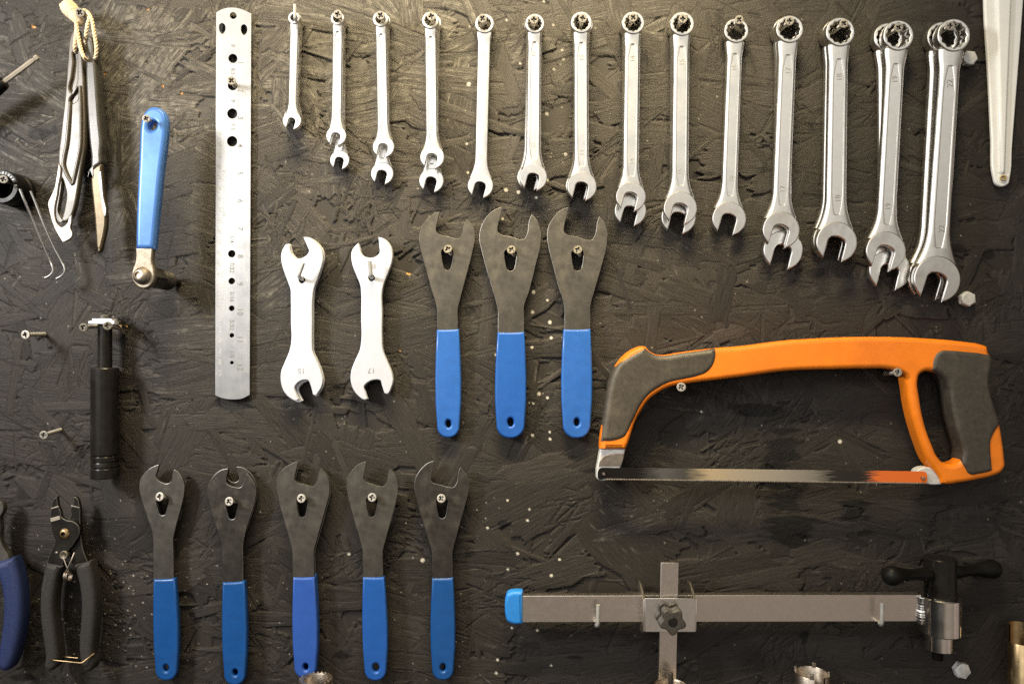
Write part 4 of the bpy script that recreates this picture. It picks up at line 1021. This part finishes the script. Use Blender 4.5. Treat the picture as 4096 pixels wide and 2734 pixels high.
    # black socket at the edge
    x, y = 6, 746
    o = thing('bearing_socket', 'black round socket with white ring lettering hung on a screw at the left edge', 'socket', W(x, y, .002))
    hF, hB = .028, .003; cf = W(x, y, hF); R_ = 67*S*kf(hF); rh = 46*S*kf(hF); Lb = hF-hB
    bt = smooth_prof([(0, rh*.8), (0, R_*.98), (.004, R_*1.02), (.007, R_*1.02), (.0085, R_*.90), (.013, R_*.86)], 2)
    lathe('socket_body', cf + Vector((0, Lb, 0)), (0, -1, 0), [(0, rh), (0, R_*1.0), (.002, R_*1.03), (.006, R_*1.03), (.0072, R_*.95), (.012, R_*.92), (.014, R_), (Lb-.0012, R_), (Lb, R_*.95), (Lb, rh*1.04), (Lb-.0012, rh), (.001, rh), (0, rh)], M['black_plastic'], o, 64, 30)
    items = []
    word = 'endless B'
    for i, ch_ in enumerate(word):
        an = math.radians(112 - i*13.5); rr = 55.5
        items.append((ch_, x + rr*math.cos(an), y - rr*math.sin(an), 15, math.degrees(an)-90))
    link('ring_lettering', text_mesh(items, hF + .00008), M['letter'], o)
    screw(13, 717, .037, 'cross-head screw inside the black socket at the left edge', (58, 735), R=16)
    # two bent wires
    for pts, lab in (([(206,408,.044),(260,540,.042),(350,760,.036),(450,1000,.030),(520,1150,.0265),(548,1215,.026),(552,1270,.0255),(520,1312,.0252),(472,1336,.025)], 'bright bent steel rod in front, upper end over the black socket'),
                     ([(320,430,.030),(370,550,.028),(450,760,.025),(550,990,.021),(640,1160,.0185),(672,1220,.018),(674,1272,.0178),(640,1318,.0176),(590,1345,.0175)], 'bent steel rod beside the black socket, nearer the tyre levers')):
        q = smooth3([w2(*p) for p in pts], 6)
        tag(tube('bent_rod', q, 13*.3826*S*.95, M['satin'], None, 12), lab, 'rod', 'bent steel rods by the black socket')
    # pin spanner with blue handle
    o = thing('crank_tool', 'blue-handled lever tool with hex nut and domed pivot, hung on a slanted screw', 'tool', W(600, 480, .02))
    hd = Z([(1600,1108),(1660,1122),(1710,1165),(1738,1240),(1740,1320),(1730,1450),(1715,1568)], *z1) + Z([(1690,200),(1665,450),(1640,700),(1608,1036,1),(1410,1036,1),(1412,800),(1422,500),(1436,200),(1445,0)], *z2) + Z([(1448,1450),(1458,1300),(1475,1210),(1515,1148),(1555,1118)], *z1)
    hole = sm(Z([(1600,1270),(1622,1290),(1620,1330),(1590,1352),(1560,1345),(1555,1310),(1572,1278)], *z1), 4)
    plate('handle', sm(hd, 5), [hole], .046, .0105, 17, M['blue_sheen'], o, 6, ang=55)
    nk = Z([(1414,1020,1),(1604,1020,1),(1592,1100),(1590,1160),(1605,1220),(1618,1300),(1600,1380),(1550,1435),(1490,1450),(1430,1425),(1390,1375),(1374,1310),(1385,1240),(1408,1180),(1416,1100)], *z2)
    plate('steel_arm', sm(nk, 5), [], .0445, .006, 6, M['brown_steel'], o, 3)
    f = w2(1480, 1312, .0445); bk = w2(1905, 1395, -.006); d = (bk-f).normalized(); L_ = (bk-f).length
    fr_ = 82*.3826*S
    lathe('domed_pivot', f + d*.002, -d, smooth_prof([(0, fr_*1.05), (.003, fr_*1.05), (.0045, fr_*.92), (.0062, fr_*.62), (.0066, fr_*.42)], 3) + [(.0052, fr_*.40), (.0045, 0)], M['old_steel'], o, 36, 40)
    nr = 108*.3826*S
    lathe('hex_nut', f + d*L_*.14, d, [(0, 0), (0, nr*.93), (.001, nr), (L_*.27, nr), (L_*.29, nr*.93), (L_*.29, 0)], M['steel_black'], o, 6, 25)
    pr = [(0, 0)]
    for i in range(9): pr += [(L_*.10*0 + i*L_*.026, nr*.86), (i*L_*.026 + L_*.013, nr*.90)]
    pr += [(L_*.24, nr*.86), (L_*.27, nr*.62), (L_*.27, 0)]
    lathe('threaded_barrel', f + d*L_*.42, d, pr, M['steel_black'], o, 36, 35)
    lathe('extractor_pin', f + d*L_*.66, d, [(0, 0), (0, nr*.34), (L_*.30, nr*.34), (L_*.31, nr*.25), (L_*.33, 0)], M['black'], o, 20)
    screw(585, 474, .056, 'slanted cross-head screw through the blue lever tool handle', (655, 520), R=15)
    # tube tool with two screws
    zt = (300, 1230, 300/672.)
    o = thing('tube_tool', 'black cylindrical press tool with grooved lower end and bright collar', 'tool', W(419, 1500, .001))
    ha = .0165; f_ = zt[2]
    def st(nm, xa, xb, ya, yb, prof, m):
        c = W(zt[0]+(xa+xb)/2*f_, zt[1]+yb*f_, ha); r_ = (xb-xa)/2*f_*S*kf(ha); L_ = (yb-ya)*f_*S*kf(ha)
        return lathe(nm, c, (0, 0, 1), [(L_*a, r_*b) for a, b in prof], m, o, 48, 30)
    cyl = [(0, 0), (0, .95), (.012, 1), (.99, 1), (1, .96), (1, 0)]
    st('barrel', 151, 385, 538, 1318, cyl, M['black'])
    st('grooved_end', 151, 390, 1315, 1520, [(0, 0), (0, .95), (.03, 1), (.40, 1), (.44, .96), (.44, .88), (.50, .88), (.50, .98), (.66, .98), (.70, .95), (.70, .88), (.76, .88), (.76, .98), (.93, .98), (.96, .95), (.96, .88), (1, .88), (1, 0)], M['black'])
    st('rod', 209, 328, 150, 545, cyl, M['black'])
    st('knurled_cap', 222, 318, 66, 104, [(0, 0), (0, 1), (.8, 1), (1, .9), (1, 0)], M['steel_dark'])
    st('collar_plate', 208, 352, 100, 150, [(0, 0), (0, 1), (1, 1), (1, 0)], M['steel_black'])
    pts = [(118,120,1),(150,116,1),(152,97,1),(325,97,1),(330,116,1),(352,118,1),(352,148,1),(118,144,1)]
    plate('bright_collar', sm(Z(pts, *zt)), [], .026, .008, 2, M['alu'], o, 2)
    pts = [(330,99,1),(382,99,1),(386,118,1),(410,120,1),(410,152,1),(345,150,1)]
    plate('dark_collar', sm(Z(pts, *zt)), [], .016, .010, 2, M['steel_black'], o, 2)
    screw(333, 1309, .031, 'dark cross-head screw left of the black press tool collar', (405, 1301), R=17, head=HEAD_DARK)
    screw(430, 1302, .036, 'dark cross-head screw in front of the black press tool rod', (480, 1312), R=17, head=HEAD_DARK)
    screw(101, 1338, .027, 'bare slanted cross-head screw in the board left of the press tool collar', (178, 1336), R=17.5)
    screw(174, 1739, .027, 'bare slanted cross-head screw in the board beside the press tool lower half', (243, 1718), R=16.5)
    # black pliers
    zp = (0, 1900, .5319)
    def P(p): return sm(Z(p, *zp), 5)
    def wp(x, y, h): return W(x*.5319, 1900+y*.5319, h)
    o = thing('link_pliers', 'black chain link pliers with foam grips and a coil spring', 'pliers', wp(500, 600, .004))
    plate('hooked_jaw', P([(545,157,1),(575,168),(598,230),(602,330),(606,420),(625,560),(668,668,1),(545,690,1),(520,600),(480,500),(480,380),(500,338),(525,312),(534,290),(528,250),(545,225),(553,195)]), [], .0165, .004, 3, M['black'], o, 2, edge_mat=M['steel_dark'])
    jl = plate('hooked_jaw', P([(430,158,1),(402,178),(384,235),(378,330),(388,430),(412,495),(385,560),(345,668,1),(465,690,1),(490,600),(560,505),(598,430),(592,385),(555,348),(490,332),(462,312),(455,270),(440,240),(432,205)]), [], .0205, .004, 3, M['black'], o, 2, edge_mat=M['steel_dark'])
    for y0_, y1_, sl in ((244, 226, .15), (315, 300, .3)):
        pass
    plate('jaw_step', P([(378,322,1),(445,304,1),(452,330,1),(382,350,1)]), [], .0212, .001, .8, M['grey_steel'], o, 1)
    plate('jaw_step', P([(383,246,1),(437,230,1),(440,237,1),(382,254,1)]), [], .0212, .001, .8, M['grey_steel'], o, 1)
    plate('jaw_step', P([(533,224,1),(598,240,1),(599,248,1),(531,232,1)]), [], .0172, .001, .8, M['old_steel'], o, 1)
    gl = [(338,664,1),(465,686,1),(430,760),(405,880),(395,1000),(408,1150),(425,1300),(430,1390),(412,1450),(362,1478),(326,1450),(330,1380),(315,1250),(295,1100),(290,950),(305,800)]
    gr_ = [(545,682,1),(668,652,1),(700,800),(715,950),(710,1100),(697,1250),(690,1350),(700,1430),(672,1478),(630,1480),(605,1440),(588,1350),(585,1250),(597,1100),(600,950),(580,800)]
    plate('foam_grip', P(gl), [], .0235, .0155, 19, M['foam'], o, 5, ang=55)
    plate('foam_grip', P(gr_), [], .0225, .0155, 19, M['foam'], o, 5, ang=55)
    c = wp(484, 438, .0205); r_ = 40*.5319*S
    lathe('pivot_rivet', c, (0, -1, 0), [(-.002, r_), (.0006, r_), (.0016, r_*.8), (.0022, r_*.62), (.0022, r_*.42), (-.001, r_*.38), (-.001, 0)], M['gold_steel'], o, 30, 35)
    c = wp(485, 597, .0205); r_ = 32*.5319*S
    lathe('stop_screw', c, (0, -1, 0), [(-.002, r_), (.0012, r_), (.0018, r_*.85), (.0015, r_*.4), (.0008, 0)], M['brown_steel'], o, 24, 35)
    lathe('small_rivet', wp(427, 581, .0205), (0, -1, 0), [(-.001, 10*.5319*S), (.0006, 10*.5319*S), (.001, 0)], M['old_steel'], o, 16, 35)
    bm = bmesh.new(); rw = 5.2*.5319*S
    tube_bm(bm, smooth3([wp(560,580,.0235), wp(540,630,.026), wp(505,705,.027), wp(492,745,.027)], 5), rw*1.2, 8)
    tube_bm(bm, smooth3([wp(478,620,.022), wp(500,680,.0235), wp(518,720,.0235)], 5), rw, 8)
    hx = []
    for i in range(61):
        a = 2*PI*i/20; hx.append(wp(494 + 30*i/60 , 755, .024) + Vector((0, math.cos(a)*.0042*1.0, math.sin(a)*.0042)))
    tube_bm(bm, hx, rw, 8)
    bm_link('coil_spring', bm, M['old_steel'], o, 60)
    bm = bmesh.new()
    tube_bm(bm, smooth3([wp(378,1384,.0225), wp(400,1388,.0265), wp(500,1398,.0275), wp(600,1408,.0265), wp(622,1404,.026), wp(660,1375,.024), wp(708,1338,.020)], 6), 6.2*.5319*S, 8)
    tube_bm(bm, [wp(455,1360,.014), wp(585,1372,.014)], 5.5*.5319*S, 8)
    bm_link('locking_wire', bm, M['gold_steel'], o, 60)
    # blue pliers at the edge
    o = thing('blue_pliers', 'navy foam-handled pliers cut off by the left edge', 'pliers', wp(0, 600, .004))
    plate('jaw_arm', P([(-10,190,1),(12,205),(24,235),(20,275),(0,310),(2,400),(-2,450),(18,530),(62,600,1),(70,640,1),(-80,690,1),(-90,500),(-90,320),(-60,220)]), [], .019, .006, 3, M['steel_dark'], o, 2)
    plate('foam_grip', P([(-70,672,1),(93,622,1),(128,740),(152,870),(160,1000),(150,1150),(122,1300),(85,1420),(55,1470),(10,1482),(-30,1450),(-25,1330),(0,1150),(10,1000),(-5,850),(-40,740)]), [], .0245, .017, 25, M['navy'], o, 6, ang=55)

# ------------------------------------------------------------------ camera, light, world
def build_light():
    cam = bpy.data.cameras.new('camera'); co = bpy.data.objects.new('camera', cam); COL.objects.link(co)
    cam.sensor_width = 36; cam.sensor_fit = 'HORIZONTAL'; cam.lens = 36*D/(4096*S)
    cam.clip_start = .01; cam.clip_end = 50
    co.location = (0, -D, 0); co.rotation_euler = (PI/2, 0, 0)
    sc.camera = co
    def area(name, loc, target, sx, sy, power, col, spread=None):
        l = bpy.data.lights.new(name, 'AREA'); l.shape = 'RECTANGLE'; l.size = sx; l.size_y = sy; l.energy = power; l.color = col
        if spread: l.spread = math.radians(spread)
        o = bpy.data.objects.new(name, l); COL.objects.link(o); o.location = loc
        o.rotation_euler = (Vector(target) - Vector(loc)).to_track_quat('-Z', 'Y').to_euler(); return o
    area('window_light', (-.76, -.52, .30), (-.10, 0, .08), .13, .18, KEY, (1.0, .975, .94))
    area('ceiling_lamp', (-.06, -.36, .72), (-.04, 0, .24), .56, .10, TOPL, (1.0, .83, .50), 64)
    w = bpy.data.worlds.new('World'); sc.world = w; w.use_nodes = True
    nt = w.node_tree; N = nt.nodes; L = nt.links; bg = N['Background']
    tc = N.new('ShaderNodeTexCoord')
    def blob(d, lo, hi, col):
        dt = N.new('ShaderNodeVectorMath'); dt.operation = 'DOT_PRODUCT'; L.new(tc.outputs['Generated'], dt.inputs[0]); dt.inputs[1].default_value = Vector(d).normalized()
        mr = N.new('ShaderNodeMapRange'); mr.interpolation_type = 'SMOOTHSTEP'; mr.inputs['From Min'].default_value = lo; mr.inputs['From Max'].default_value = hi; L.new(dt.outputs['Value'], mr.inputs['Value'])
        sc_ = N.new('ShaderNodeVectorMath'); sc_.operation = 'SCALE'; sc_.inputs[0].default_value = col; L.new(mr.outputs[0], sc_.inputs['Scale']); return sc_.outputs[0]
    acc = None
    for b in WORLD:
        q = blob(*b)
        if acc is None: acc = q
        else:
            a = N.new('ShaderNodeVectorMath'); a.operation = 'ADD'; L.new(acc, a.inputs[0]); L.new(q, a.inputs[1]); acc = a.outputs[0]
    L.new(acc, bg.inputs['Color']); bg.inputs['Strength'].default_value = 1.0
    vs = sc.view_settings; vs.view_transform = 'Standard'; vs.look = 'None'; vs.gamma = 1; vs.use_curve_mapping = False; vs.exposure = EXPO
    sc.cycles.max_bounces = 5; sc.cycles.diffuse_bounces = 2; sc.cycles.glossy_bounces = 3
    sc.cycles.use_denoising = False
    sc.cycles.sample_clamp_direct = 2.2; sc.cycles.sample_clamp_indirect = 2.0

KEY, TOPL, EXPO = 9.5, 5.4, 0.
WORLD = [((-.42, -.84, .33), .82, .985, (1.32, 1.32, 1.34)),  # soft glows added in front of the board for the metal to reflect
         ((.26, -.86, .36), .88, 1.0, (.62, .605, .57)),
         ((-.1, -.8, .6), .30, 1.0, (.17, .15, .115)),
         ((.9, -.42, -.1), .90, .97, (.30, .24, .20)),
         ((.32, -.80, -.40), .78, 1.0, (.25, .205, .17)),
         ((0, -1, 0), -1.2, 1.0, (.022, .021, .020))]

build_wrenches()
build_cone_wrenches()
build_white_wrenches()
build_ruler()
build_saw()
build_gauge()
build_right_edge()
build_left()
build_board()
build_light()
